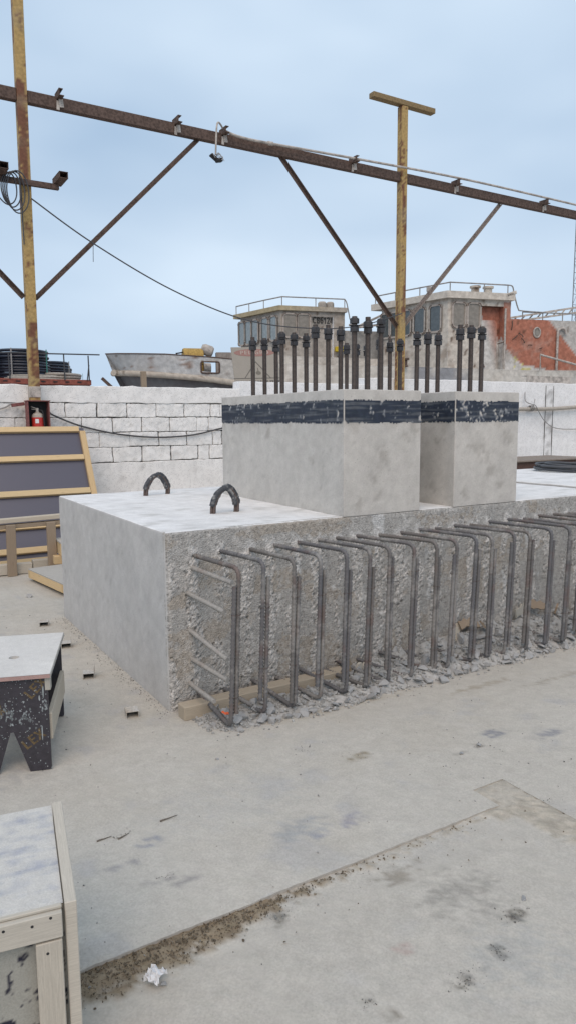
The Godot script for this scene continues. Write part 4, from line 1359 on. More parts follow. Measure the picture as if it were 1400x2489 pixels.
func cabin_boats() -> void:
	var fd := Vector3(-0.368, 0, -0.93)                # the wheelhouse front runs back along this
	# ---- boat with the number on its cabin
	var b := thing("fishing_boat", "grey derelict fishing boat with a numbered cabin and white hull behind the wall", "boat", Vector3(9.522, 0, -14.907), deg_to_rad(-15))
	var grey := func(p: Vector3) -> Color: return weathered(p, Color(0.41, 0.375, 0.33), Color(0.33, 0.27, 0.215))
	var white := func(p: Vector3) -> Color: return weathered(p, Color(0.68, 0.64, 0.58), Color(0.52, 0.46, 0.39))
	var hull := fine([[-1.62, 0.05, 0.0, 3.62, 1.2, -1.6], [-1.35, 0.75, 0.1, 3.56, 0.6, -1.6], [-0.8, 1.45, 0.5, 3.46, 0.3, -1.6], [0.2, 1.95, 1.0, 3.38, 0.2, -1.6], [3.0, 2.0, 1.1, 3.33, 0.2, -1.6], [5.5, 1.9, 1.0, 3.36, 0.3, -1.6]], 8)
	boat_hull(b, hull, func(p: Vector3) -> Color:
		var c: Color = white.call(p)
		return mix3(c, Color(0.17, 0.10, 0.07), sstep(-0.7, -1.5, p.x + 0.6 * na.get_noise_3dv(p * 3.0)) * 0.6))
	var L := 2.0
	var top := 4.70
	var mb := MB.new()
	sheet(mb, Vector3(0, 3.3, 0), Vector3(1, 0, 0), Vector3.UP, 0.93, top - 3.3, grey)
	sheet(mb, Vector3(1.62, 3.3, 0), Vector3(1, 0, 0), Vector3.UP, 0.35, top - 3.3, grey)
	sheet(mb, Vector3(0.93, 4.57, 0), Vector3(1, 0, 0), Vector3.UP, 0.69, top - 4.57, grey)
	sheet(mb, Vector3(0.93, 3.3, -0.12), Vector3(1, 0, 0), Vector3.UP, 0.69, top - 3.3, func(p): return grey.call(p) * 1.0)
	for x in [0.93, 1.62]: mb.quad(Vector3(x, 3.3, -0.12), Vector3(x, 4.57, -0.12), Vector3(x, 4.57, 0), Vector3(x, 3.3, 0), Vector3(1 if x < 1 else -1, 0, 0))
	mb.quad(Vector3(0.93, 4.57, -0.12), Vector3(1.62, 4.57, -0.12), Vector3(1.62, 4.57, 0), Vector3(0.93, 4.57, 0), Vector3.DOWN)
	sheet(mb, fd * 2.05 + Vector3(0, 3.3, 0), -fd.normalized(), Vector3.UP, 2.05, top - 3.3, grey)
	sheet(mb, Vector3(1.97, 3.3, -2.6), Vector3(0, 0, 1), Vector3.UP, 2.6, top - 3.3, grey)
	part(b, "cabin_wall", mb, M.boat)
	mb = MB.new()
	var rp := PackedVector2Array([Vector2(-0.08, 0.10), Vector2(2.02, 0.10), Vector2(2.02, -2.8), Vector2(-0.95, -2.1)])
	mb.extrude(rp, Vector3(0, top, 0), Vector3(1, 0, 0), Vector3(0, 0, 1), -0.13)
	for i in mb.v.size(): mb.c[i] = mix3(grey.call(mb.v[i]), Color(0.42, 0.33, 0.15), 0.55 if mb.v[i].x < 1.4 else 0.0)
	part(b, "cabin_roof", mb, M.boat)
	rail_run(b, [Vector3(-0.86, 0, -2.05), Vector3(-0.6, 0, -1.4), Vector3(-0.32, 0, -0.7), Vector3(0.03, 0, 0.05), Vector3(1.05, 0, 0.05), Vector3(1.95, 0, 0.05)], 4.82, 0.26)
	mb = MB.new()
	mb.tube(curve([Vector3(1.95, 5.08, 0.05), Vector3(2.02, 4.95, 0.05), Vector3(2.12, 4.5, 0.05)], 5), 0.017, 6)
	part(b, "rail_drop", mb, M.boat_rail)
	for q in [[1.35, 0.13], [1.6, 0.12]]:
		mb = MB.new()
		mb.lathe(Vector3(q[0], 4.83, -0.25), [[q[1], 0.0], [q[1], 0.16], [q[1] * 0.7, 0.2], [0.0, 0.2]], 12)
		for i in mb.v.size(): mb.c[i] = grey.call(mb.v[i])
		part(b, "vent", mb, M.boat)
	for q in [[0.275, 4.28, 0.36, 0.62, "pane_dusty"], [0.69, 4.28, 0.34, 0.62, "pane_dusty"]]: boat_window(b, Vector3(q[0], q[1], 0.012), Vector3(1, 0, 0), q[2], q[3], M[q[4]])
	for s in [0.32, 0.75, 1.25, 1.62, 1.95]: boat_window(b, fd.normalized() * s + Vector3(0, 4.22, 0) + Vector3(-0.012, 0, 0.005), -fd.normalized(), 0.30, 0.66, M.pane_sky_tint)
	text(b, "number", "CB6124", Vector3(1.32, 4.465, -0.105), 0.18, M.print_grey, Basis.from_scale(Vector3(0.74, 1, 1)), 0.01)
	# stern gear
	mb = MB.new()
	mb.box(Vector3(2.9, 3.75, -0.8), Vector3(1.8, 0.9, 1.4), Basis(), 0.03)
	for i in mb.v.size(): mb.c[i] = Color(0.36, 0.35, 0.33)
	part(b, "deck_house", mb, M.boat)
	for q in [[Vector3(2.25, 4.25, 0.1), Vector3(3.4, 4.75, -0.6)], [Vector3(2.4, 4.3, -0.2), Vector3(3.9, 4.5, 0.0)], [Vector3(2.1, 4.35, 0.0), Vector3(2.7, 4.25, 0.3)]]:
		mb = MB.new()
		mb.bar(q[0], q[1], 0.05, 0.06)
		part(b, "davit", mb, M.boat_trim)
	mb = MB.new()
	mb.box(Vector3(1.78, 3.62, 0.12), Vector3(0.30, 0.15, 0.12), Basis(), 0.02)
	for i in mb.v.size(): mb.c[i] = Color(0.55, 0.40, 0.04)
	var yb := part(b, "locker", mb, M.boat)
	yb.set_meta("label", "small bright yellow locker")
	# ---- boat with the orange cabin
	b = thing("fishing_boat", "derelict fishing boat with a half orange, half white cabin behind the wall", "boat", Vector3(12.593, 0, -11.27), deg_to_rad(-15))
	var bare := func(p: Vector3) -> Color: return weathered(p, Color(0.58, 0.53, 0.465), Color(0.33, 0.27, 0.22), 1.3)
	var orange := func(p: Vector3) -> Color:
		var c: Color = weathered(p, Color(0.60, 0.585, 0.555), Color(0.36, 0.32, 0.28), 1.1)
		var lim := [[4.75, 1.0], [4.64, 1.04], [4.0, 1.26], [3.83, 1.63], [3.34, 1.95], [3.05, 2.35], [2.9, 3.2], [2.8, 3.6]]
		var left := 1.0
		for k in lim.size() - 1:
			if p.y <= lim[k][0] and p.y > lim[k + 1][0]: left = lerpf(lim[k][1], lim[k + 1][1], (lim[k][0] - p.y) / (lim[k][0] - lim[k + 1][0]))
		left += na.get_noise_3dv(p * 4.0) * 0.06
		var back := 3.18 + (4.26 - p.y) * 0.98
		if p.x > left and p.x < back and p.y < 4.70 and p.y > 2.88: c = weathered(p, Color(0.41, 0.17, 0.115), Color(0.44, 0.29, 0.235), 0.9)
		elif p.x >= back: c = weathered(p, Color(0.48, 0.46, 0.43), Color(0.36, 0.33, 0.30), 0.8)
		elif p.x > 2.0 and p.y < 3.35 and p.x < 2.6: c = mix3(c, Color(0.55, 0.50, 0.06), sstep(0.12, 0.3, na.get_noise_3dv(p * 5.0)) * 0.7)
		return c
	hull = fine([[-4.3, 0.05, 0.0, 3.1, 1.2, -1.7], [-3.2, 0.8, 0.1, 3.02, 0.6, -1.7], [-1.8, 1.6, 0.5, 2.96, 0.3, -1.7], [0.0, 2.0, 1.0, 2.90, 0.2, -1.7], [2.6, 2.05, 1.1, 2.86, 0.2, -1.7], [7.0, 1.95, 1.0, 2.9, 0.3, -1.7]], 8)
	boat_hull(b, hull, func(p: Vector3) -> Color:
		if p.y > 2.2 and p.x > -0.9 and p.x < 0.5 and na.get_noise_3dv(p * 1.5) > -0.3: return Color(0.33, 0.335, 0.35)
		return white.call(p))
	top = 4.76
	mb = MB.new()
	sheet(mb, Vector3(0, 2.86, 0), Vector3(1, 0, 0), Vector3.UP, 1.02, top - 2.86, bare)
	sheet(mb, Vector3(1.02, 2.86, -0.22), Vector3(1, 0, 0), Vector3.UP, 0.68, top - 2.86, orange)
	sheet(mb, Vector3(1.70, 2.86, 0), Vector3(1, 0, 0), Vector3.UP, 0.22, top - 2.86, orange)
	sheet(mb, Vector3(1.02, 4.60, 0), Vector3(1, 0, 0), Vector3.UP, 0.68, top - 4.60, bare)
	sheet(mb, Vector3(1.92, 2.86, 0), Vector3(1, 0, 0), Vector3.UP, 4.6, 4.28 - 2.86, orange)
	sheet(mb, fd.normalized() * 2.5 + Vector3(0, 2.86, 0), -fd.normalized(), Vector3.UP, 2.5, top - 2.86, bare)
	sheet(mb, Vector3(1.92, 2.86, -2.6), Vector3(0, 0, 1), Vector3.UP, 2.6, top - 2.86, bare)
	for x in [1.02, 1.70]: sheet(mb, Vector3(x, 2.86, -0.22 if x < 1.2 else 0.0), Vector3(0, 0, 1 if x < 1.2 else -1), Vector3.UP, 0.22, 1.74, orange)
	mb.col = Color(0.2, 0.12, 0.09)
	mb.quad(Vector3(1.02, 4.60, -0.22), Vector3(1.70, 4.60, -0.22), Vector3(1.70, 4.60, 0), Vector3(1.02, 4.60, 0), Vector3.DOWN)
	sheet(mb, Vector3(1.92, 4.28, 0), Vector3(1, 0, 0), Vector3(0, 0, -1), 4.6, 2.4, bare)
	part(b, "cabin_wall", mb, M.boat)
	mb = MB.new()
	rp = PackedVector2Array([Vector2(-0.10, 0.12), Vector2(1.98, 0.12), Vector2(1.98, -2.9), Vector2(-1.15, -2.6)])
	mb.extrude(rp, Vector3(0, top, 0), Vector3(1, 0, 0), Vector3(0, 0, 1), -0.18)
	for i in mb.v.size(): mb.c[i] = bare.call(mb.v[i])
	part(b, "cabin_roof", mb, M.boat)
	mb = MB.new()
	mb.box(Vector3(1.86, 4.93, 0.02), Vector3(0.34, 0.09, 0.2), Basis(Vector3(0, 0, 1), 0.35), 0.01)
	for i in mb.v.size(): mb.c[i] = bare.call(mb.v[i] * 3.0)
	part(b, "eave_plate", mb, M.boat)
	rail_run(b, [Vector3(-1.05, 0, -2.5), Vector3(-0.75, 0, -1.75), Vector3(-0.4, 0, -0.9), Vector3(0.02, 0, 0.05), Vector3(1.05, 0, 0.05), Vector3(1.78, 0, 0.05)], 4.93, 0.24)
	mb = MB.new()
	mb.tube(curve([Vector3(1.78, 5.17, 0.05), Vector3(1.92, 5.14, 0.05), Vector3(1.98, 4.95, 0.05), Vector3(2.12, 4.56, 0.05), Vector3(2.25, 4.50, 0.05), Vector3(3.0, 4.48, 0.05)], 6), 0.018, 6)
	part(b, "rail_drop", mb, M.boat_rail)
	rail_run(b, [Vector3(2.3, 0, 0.0), Vector3(2.95, 0, 0), Vector3(3.6, 0, 0), Vector3(4.3, 0, 0), Vector3(5.2, 0, 0)], 4.28, 0.20)
	for q in [[0.315, 4.33, 0.34, 0.60], [0.77, 4.33, 0.34, 0.60]]: boat_window(b, Vector3(q[0], q[1], 0.012), Vector3(1, 0, 0), q[2], q[3], M.pane_dusty)
	for s in [0.42, 1.0, 1.52, 1.95, 2.3]: boat_window(b, fd.normalized() * s + Vector3(-0.012, 4.27, 0.005), -fd.normalized(), 0.36, 0.66, M.pane)
	mb = MB.new()                                     # door in the recess
	mb.extrude(rounded(0.52, 1.35, 0.10), Vector3(1.34, 3.58, -0.205), Vector3(1, 0, 0), Vector3.UP, 0.05)
	for i in mb.v.size(): mb.c[i] = orange.call(mb.v[i])
	var door := part(b, "door", mb, M.boat)
	for y in [4.05, 3.1]:
		mb = MB.new()
		mb.bar(Vector3(1.17, y, -0.14), Vector3(1.22, y - 0.14, -0.13), 0.03, 0.035)
		part(door, "dog_handle", mb, M.steel_rust)
	mb = MB.new()
	mb.tube([Vector3(1.74, 2.9, 0.03), Vector3(1.74, 4.55, 0.03)], 0.028, 6)
	part(b, "corner_pipe", mb, M.boat_trim)
	mb = MB.new()
	var ring := []
	for a in 21: ring.append(Vector3(2.77 + cos(a * TAU / 20.0) * 0.105, 3.93 + sin(a * TAU / 20.0) * 0.135, 0.02))
	mb.tube(ring, 0.022, 7, false)
	var po := part(b, "porthole", mb, M.boat_trim)
	mb = MB.new()
	mb.lathe(Vector3(2.77, 3.93, 0.012), [[0.0, 0.004], [0.115, 0.004]], 20, Basis(Vector3(1, 0, 0), PI / 2))
	part(po, "pane", mb, M.pane_dusty)
	for q in [[2.06, 3.78, 0.2, 0.7], [2.25, 3.85, 0.18, -0.6], [2.32, 3.70, 0.16, -0.9], [2.55, 3.58, 0.12, 0.0], [1.95, 4.1, 0.25, 1.5], [2.9, 3.5, 0.1, 0.4], [1.62, 3.62, 0.22, 0.3]]:
		mb = MB.new()
		var a: Vector3 = Vector3(cos(q[3]), sin(q[3]), 0) * q[2] * 0.5
		mb.tube(curve([Vector3(q[0], q[1], 0.03) - a, Vector3(q[0], q[1], 0.06), Vector3(q[0], q[1], 0.03) + a], 4), 0.014, 5)
		part(b, "fitting", mb, M.steel_rust)
	mb = MB.new()                                     # vertical fender post with its curved horn
	mb.tube(curve([Vector3(3.42, 2.9, 0.06), Vector3(3.42, 3.9, 0.06), Vector3(3.46, 4.02, 0.06), Vector3(3.62, 4.06, 0.06), Vector3(3.70, 3.92, 0.06)], 6), 0.035, 7)
	part(b, "fender_post", mb, M.boat_trim)
	mb = MB.new()
	for q in [[Vector3(2.1, 4.38, -0.9), Vector3(5.6, 4.95, -0.6)], [Vector3(2.3, 4.30, -0.9), Vector3(5.6, 4.78, -0.6)]]: mb.bar(q[0], q[1], 0.09, 0.05)
	for k in 12: mb.bar(Vector3(2.3 + k * 0.27, 4.31 + k * 0.040, -0.88), Vector3(2.42 + k * 0.27, 4.42 + k * 0.044, -0.88), 0.04, 0.03)
	part(b, "boom", mb, M.boat_trim)
	mb = MB.new()
	mb.tube([Vector3(2.62, 2.85, 0.45), Vector3(2.60, 3.28, 0.45), Vector3(3.80, 3.02, 0.45), Vector3(3.82, 2.75, 0.45)], 0.03, 6)
	part(b, "side_rail", mb, M.boat_trim)
	for x in [0.95, 1.35]:
		mb = MB.new()
		mb.lathe(Vector3(x, 4.94, -0.25), [[0.11, 0.0], [0.11, 0.16], [0.15, 0.17], [0.15, 0.22], [0.0, 0.22]], 12)
		for i in mb.v.size(): mb.c[i] = bare.call(mb.v[i])
		part(b, "vent", mb, M.boat)
	mb = MB.new()
	mb.lathe(Vector3(-0.3, 5.02, -0.5), [[0.05, -0.08], [0.09, 0.0], [0.09, 0.1], [0.0, 0.1]], 12)
	part(b, "search_lamp", mb, M.boat_trim)
	mb = MB.new()                                     # mooring bollard at deck edge
	mb.lathe(Vector3(-1.3, 2.93, 0.1), [[0.10, 0.0], [0.07, 0.04], [0.07, 0.16], [0.12, 0.18], [0.12, 0.22], [0.0, 0.22]], 12)
	part(b, "bollard", mb, M.steel_rust)

func bow_boat() -> void:
	var b := thing("bow_hull", "grey steel bow of a beached boat with a yellow winch above the wall", "boat", Vector3(6.52, 0, -15.531), deg_to_rad(-15))
	var paint := func(p: Vector3) -> Color:
		var c: Color = weathered(p, Color(0.45, 0.455, 0.455), Color(0.52, 0.515, 0.50), 0.9)
		c = mix3(c, Color(0.55, 0.55, 0.54), sstep(0.3, 0.42, na.get_noise_3d(p.x * 2.6, p.y * 0.8, 4.0)) * 0.6)
		if p.x > 0.9: c = mix3(c, Color(0.48, 0.45, 0.40), 0.5)
		return mix3(c, Color(0.20, 0.12, 0.08), sstep(0.30, 0.5, na.get_noise_3d(p.x * 7.0, p.y * 2.2, p.z * 7.0) + 0.25 * nb.get_noise_3dv(p * 16.0)) * 0.8)
	# x, z of the side, top of bulwark, top of the rubbing strake
	var st := fine([[-1.86, -1.25, 3.47, 2.96], [-1.55, -0.72, 3.44, 2.94], [-1.05, -0.30, 3.41, 2.90], [-0.3, -0.06, 3.39, 2.84], [0.7, 0.0, 3.34, 2.76], [1.2, 0.0, 3.31, 2.70], [1.9, 0.0, 3.25, 2.61], [2.6, -0.02, 3.2, 2.53]], 6)
	for side in [1.0, -1.0]:
		var mb := MB.new()
		for i in st.size() - 1:
			var a: Array = st[i]
			var q: Array = st[i + 1]
			if side < 0 and a[0] > -0.35: break
			var hole: bool = a[0] > 0.699 and q[0] < 1.201
			for seg in ([[0.0, 0.30], [0.80, 1.0]] if hole else [[0.0, 0.30], [0.30, 0.80], [0.80, 1.0]]):
				var pos := PackedVector3Array()
				var cols := PackedColorArray()
				for s in [a, q]:
					for k in 5:
						var t := lerpf(seg[0], seg[1], k / 4.0)
						var flare := -0.22 * (1.0 - t) * sstep(0.3, -1.8, s[0])
						var p := Vector3(s[0] + 0.20 * (1.0 - t) * sstep(-0.9, -1.86, s[0]), lerpf(s[3], s[2], t), s[1] + flare)
						if side < 0: p.z = -2.5 - p.z
						pos.append(p); cols.append(paint.call(p))
				mb.grid(2, 5, pos, cols, Vector3(-0.2, 0, side))
		part(b, "bulwark", mb, M.boat)
		# plating under the strake
		mb = MB.new()
		var pos := PackedVector3Array()
		var cols := PackedColorArray()
		for s in st:
			for k in 8:
				var t := k / 7.0
				var p := Vector3(s[0] + 0.2 * sstep(-0.9, -1.86, s[0]) + t * 1.2 * sstep(0.5, -1.86, s[0]), lerpf(s[3] - 0.05, 0.5, t), (s[1] - 0.22 * sstep(0.3, -1.8, s[0])) - 0.12 - t * 0.9)
				if side < 0: p.z = -2.5 - p.z
				if (p.z + 1.25) * side < 0: p.z = -1.25
				pos.append(p); cols.append(weathered(p, Color(0.17, 0.165, 0.17), Color(0.12, 0.10, 0.10)))
		mb.grid(st.size(), 8, pos, cols, Vector3(0, 0, side))
		part(b, "hull_plating", mb, M.boat)
		var strake := []
		for s in st: strake.append(Vector3(s[0] + 0.2 * sstep(-0.9, -1.86, s[0]), s[3] - 0.03, (s[1] - 0.22 * sstep(0.3, -1.8, s[0])) if side > 0 else -2.5 - (s[1] - 0.22 * sstep(0.3, -1.8, s[0]))))
		mb = MB.new()
		mb.tube(strake, 0.085, 10)
		for i in mb.v.size(): mb.c[i] = weathered(mb.v[i] * 1.6, Color(0.47, 0.42, 0.36), Color(0.30, 0.24, 0.19), 1.0 if mb.v[i].x < 0.4 else 1.7)
		part(b, "rubbing_strake", mb, M.boat)
	var cap := []
	for s in st: cap.append(Vector3(s[0], s[2], s[1]))
	var mb := MB.new()
	mb.tube(cap, 0.018, 6)
	part(b, "cap_rail", mb, M.steel_rust)
	mb = MB.new()
	var ring := []
	for p in rounded(0.52, 0.31, 0.05): ring.append(Vector3(0.95 + p.x, 3.035 + p.y, 0.01))
	ring.append(ring[0])
	mb.tube(ring, 0.024, 6, false)
	part(b, "hawse_frame", mb, M.steel_rust)
	# winch on deck behind the bulwark
	var turn := Basis(Vector3(0, 0, 1), PI / 2)
	mb = MB.new()
	mb.lathe(Vector3(0.82, 3.30, -0.55), [[0.0, 0.0], [0.30, 0.0], [0.31, 0.03], [0.31, 0.52], [0.29, 0.56], [0.0, 0.56]], 18, turn)
	var wn := part(b, "winch", mb, M.winch_yellow)
	mb = MB.new()
	mb.lathe(Vector3(1.12, 3.50, -0.5), [[0.0, 0.0], [0.12, 0.0], [0.16, 0.05], [0.16, 0.26], [0.12, 0.34], [0.0, 0.34]], 14, Basis(Vector3(0, 0, 1), 1.25))
	part(wn, "motor", mb, M.boat_trim)
	mb = MB.new()
	mb.lathe(Vector3(1.02, 3.04, -0.35), [[0.0, 0.0], [0.14, 0.0], [0.14, 0.2], [0.0, 0.2]], 14, turn)
	part(wn, "drum", mb, M.boat_trim)
	mb = MB.new()
	mb.box(Vector3(0.74, 3.03, -0.4), Vector3(0.18, 0.5, 0.2), Basis(), 0.02)
	part(wn, "pedestal", mb, M.winch_yellow)
	mb = MB.new()
	mb.tube([Vector3(0.34, 3.50, -0.5), Vector3(0.05, 3.44, -0.4), Vector3(0.12, 3.36, -0.35), Vector3(0.32, 3.36, -0.35)], 0.022, 6)
	part(wn, "guard", mb, M.dark)
	mb = MB.new()
	mb.bar(Vector3(-1.98, 2.78, -1.25), Vector3(-1.50, 2.30, -1.1), 0.10, 0.08)
	part(b, "anchor_roller", mb, M.steel_rust)
	# mast far off
	var t := thing("lattice_mast", "thin lattice radio mast far beyond the orange cabin boat", "mast", Vector3(42.3, 0, -30))
	for x in [-0.22, 0.22]:
		for z in [-0.2, 0.2]:
			mb = MB.new()
			mb.tube([Vector3(x, 0, z), Vector3(x * 0.7, 34, z * 0.7)], 0.035, 5)
			part(t, "leg", mb, M.mast)
	mb = MB.new()
	for k in 46:
		var y := k * 0.72
		var s := 1.0 if k % 2 else -1.0
		for z in [-0.19, 0.19]:
			mb.bar(Vector3(-0.2, y, z), Vector3(0.2, y, z), 0.03, 0.03)
			mb.bar(Vector3(-0.2 * s, y, z), Vector3(0.2 * s, y + 0.72, z), 0.02, 0.02)
	part(t, "lacing", mb, M.mast)

# ---------------------------------------------------------------- timber things on the floor
func formwork() -> void:
	var f := thing("formwork_panel", "large dark formwork panel with yellow timber battens leaning on the block wall", "formwork", Vector3(0, 0.05, -4.60))
	var up := Vector3(0, 0.87357, -0.4867)
	f.transform.basis = Basis(Vector3.RIGHT, up, Vector3.RIGHT.cross(up))
	var mb := MB.new()
	mb.box(Vector3(-0.25, 0.81, -0.053), Vector3(2.69, 1.68, 0.016), Basis(), 0.001)
	part(f, "plywood_sheet", mb, M.film_ply)
	for u in [[1.588, 1.655], [1.205, 1.27], [0.765, 0.835], [0.37, 0.435], [0.085, 0.15], [-0.03, 0.02]]:
		mb = MB.new()
		mb.box(Vector3(-0.285, (u[0] + u[1]) * 0.5, -0.0225), Vector3(2.62, u[1] - u[0], 0.045), Basis(Vector3(0, 0, 1), rng.randf_range(-0.003, 0.003)), 0.003)
		part(f, "batten", mb, M.timber)
	mb = MB.new()
	mb.box(Vector3(1.062, 0.79, -0.0215), Vector3(0.068, 1.6, 0.045), Basis(), 0.003)
	part(f, "stile", mb, M.timber)
	var t := thing("timber_trestle", "grey timber trestle of rails and short posts before the leaning formwork", "trestle", Vector3(0, 0, -4.12))
	for r in [[-1.2, 0.465, 0.556, 0.045, -4.14, 0.016, "timber_dusty"], [-1.2, 0.452, 0.495, 0.042, -4.15, 0.012, "timber_grey"], [-1.2, 0.145, 0.068, 0.105, -4.16, -0.02, "timber_dusty"], [0.155, 0.47, 0.075, 0.10, -4.165, -0.03, "timber_dusty"]]:
		mb = MB.new()
		mb.box(Vector3((r[0] + r[1]) * 0.5, r[2], r[4]), Vector3(r[1] - r[0], r[3], 0.09), Basis(Vector3(0, 0, 1), r[5]), 0.004)
		part(t, "rail", mb, M[r[6]], true)
	for x in [-0.058, 0.34, -0.9]:
		mb = MB.new()
		mb.box(Vector3(x, 0.262, -4.07), Vector3(0.088, 0.524, 0.05), Basis(Vector3(0, 0, 1), rng.randf_range(-0.02, 0.02)), 0.004)
		part(t, "post", mb, M.timber_grey, true)
	var p := thing("stacked_panel", "thick timber-edged panel lying high behind the corner of the foundation", "panel", Vector3(0.91, 0.19, -4.0), -0.05)
	mb = MB.new()
	mb.col = Color(0.44, 0.42, 0.385)
	mb.box(Vector3(0.0, 0.137, 0), Vector3(1.05, 0.018, 0.31), Basis(), 0.002)
	part(p, "sheet", mb, M.dusty_ply)
	for q in [[Vector3(0, 0.065, 0.13), Vector3(1.04, 0.125, 0.05)], [Vector3(-0.5, 0.065, -0.03), Vector3(0.045, 0.125, 0.24)]]:
		mb = MB.new()
		mb.box(q[0], q[1], Basis(), 0.003)
		part(p, "edge_timber", mb, M.timber)
	mb = MB.new()
	mb.box(Vector3(0.80, 0.145, -3.93), Vector3(0.95, 0.085, 0.09), Basis(Vector3.UP, -0.06), 0.004)
	single("timber_beam", mb, M.timber, "yellow timber beam under the high panel behind the foundation", "beam")
	mb = MB.new()
	mb.box(Vector3(0.80, 0.05, -3.92), Vector3(0.86, 0.1, 0.22), Basis(Vector3.UP, -0.25), 0.004)
	single("timber_packer", mb, M.timber, "wide yellow timber packer on the floor below the yellow beam", "timber")
	p = thing("low_panel", "dusty plywood panel on timber edges lying low by the foundation's back corner", "panel", Vector3(0.157, 0.03, -2.888), 0.143)
	mb = MB.new()
	mb.col = Color(0.42, 0.405, 0.375)
	mb.box(Vector3(0.45, 0.086, -0.44), Vector3(0.9, 0.012, 0.88), Basis(), 0.001)
	part(p, "sheet", mb, M.dusty_ply)
	for q in [[Vector3(0.45, 0.041, -0.022), Vector3(0.9, 0.078, 0.042)], [Vector3(0.022, 0.041, -0.46), Vector3(0.042, 0.078, 0.83)], [Vector3(0.45, 0.041, -0.858), Vector3(0.9, 0.078, 0.042)]]:
		mb = MB.new()
		mb.box(q[0], q[1], Basis(), 0.003)
		part(p, "edge_timber", mb, M.timber)
	for z in [-0.25, -0.7]:
		mb = MB.new()
		mb.box(Vector3(0.45, -0.014, z), Vector3(0.7, 0.03, 0.05), Basis(), 0.002)
		part(p, "skid", mb, M.timber_grey)

func splashes(seed_: int, count: int, area: Callable) -> MB:          # dried cement runs and spots, a little proud of the board
	var r := RandomNumberGenerator.new()
	r.seed = seed_
	var mb := MB.new()
	for k in count:
		var c: Vector2 = area.call(r)
		if c == Vector2.INF: continue
		var run := r.randf() < 0.04
		var w := r.randf_range(0.0008, 0.0026) if not run else r.randf_range(0.002, 0.0045)
		var h := w * r.randf_range(0.7, 1.4) if not run else r.randf_range(0.012, 0.04)
		var poly := PackedVector2Array()
		for a in 9: poly.append(c + Vector2(cos(a * TAU / 9.0) * w, sin(a * TAU / 9.0) * h) * r.randf_range(0.7, 1.2))
		var t := r.randf()
		mb.col = Color(0.42, 0.43, 0.43).lerp(Color(0.26, 0.31, 0.32), t)
		if Geometry2D.triangulate_polygon(poly).size(): mb.extrude(poly, Vector3.ZERO, Vector3(1, 0, 0), Vector3(0, 1, 0), 0.0008)
	for k in 7:                                         # wider smears of grout
		var c: Vector2 = area.call(r)
		if c == Vector2.INF: continue
		for j in 26:
			var o := c + Vector2(r.randfn(0.0, 0.012), r.randfn(0.0, 0.02))
			var poly := PackedVector2Array()
			for a in 7: poly.append(o + Vector2(cos(a * TAU / 7.0), sin(a * TAU / 7.0) * 1.6) * r.randf_range(0.0015, 0.006))
			mb.col = Color(0.30, 0.33, 0.34) * r.randf_range(0.5, 1.1)
			if absf(o.x) < 0.15 and o.y > 0.2 and o.y < 0.42 and Geometry2D.triangulate_polygon(poly).size(): mb.extrude(poly, Vector3.ZERO, Vector3(1, 0, 0), Vector3(0, 1, 0), 0.0006)
	return mb

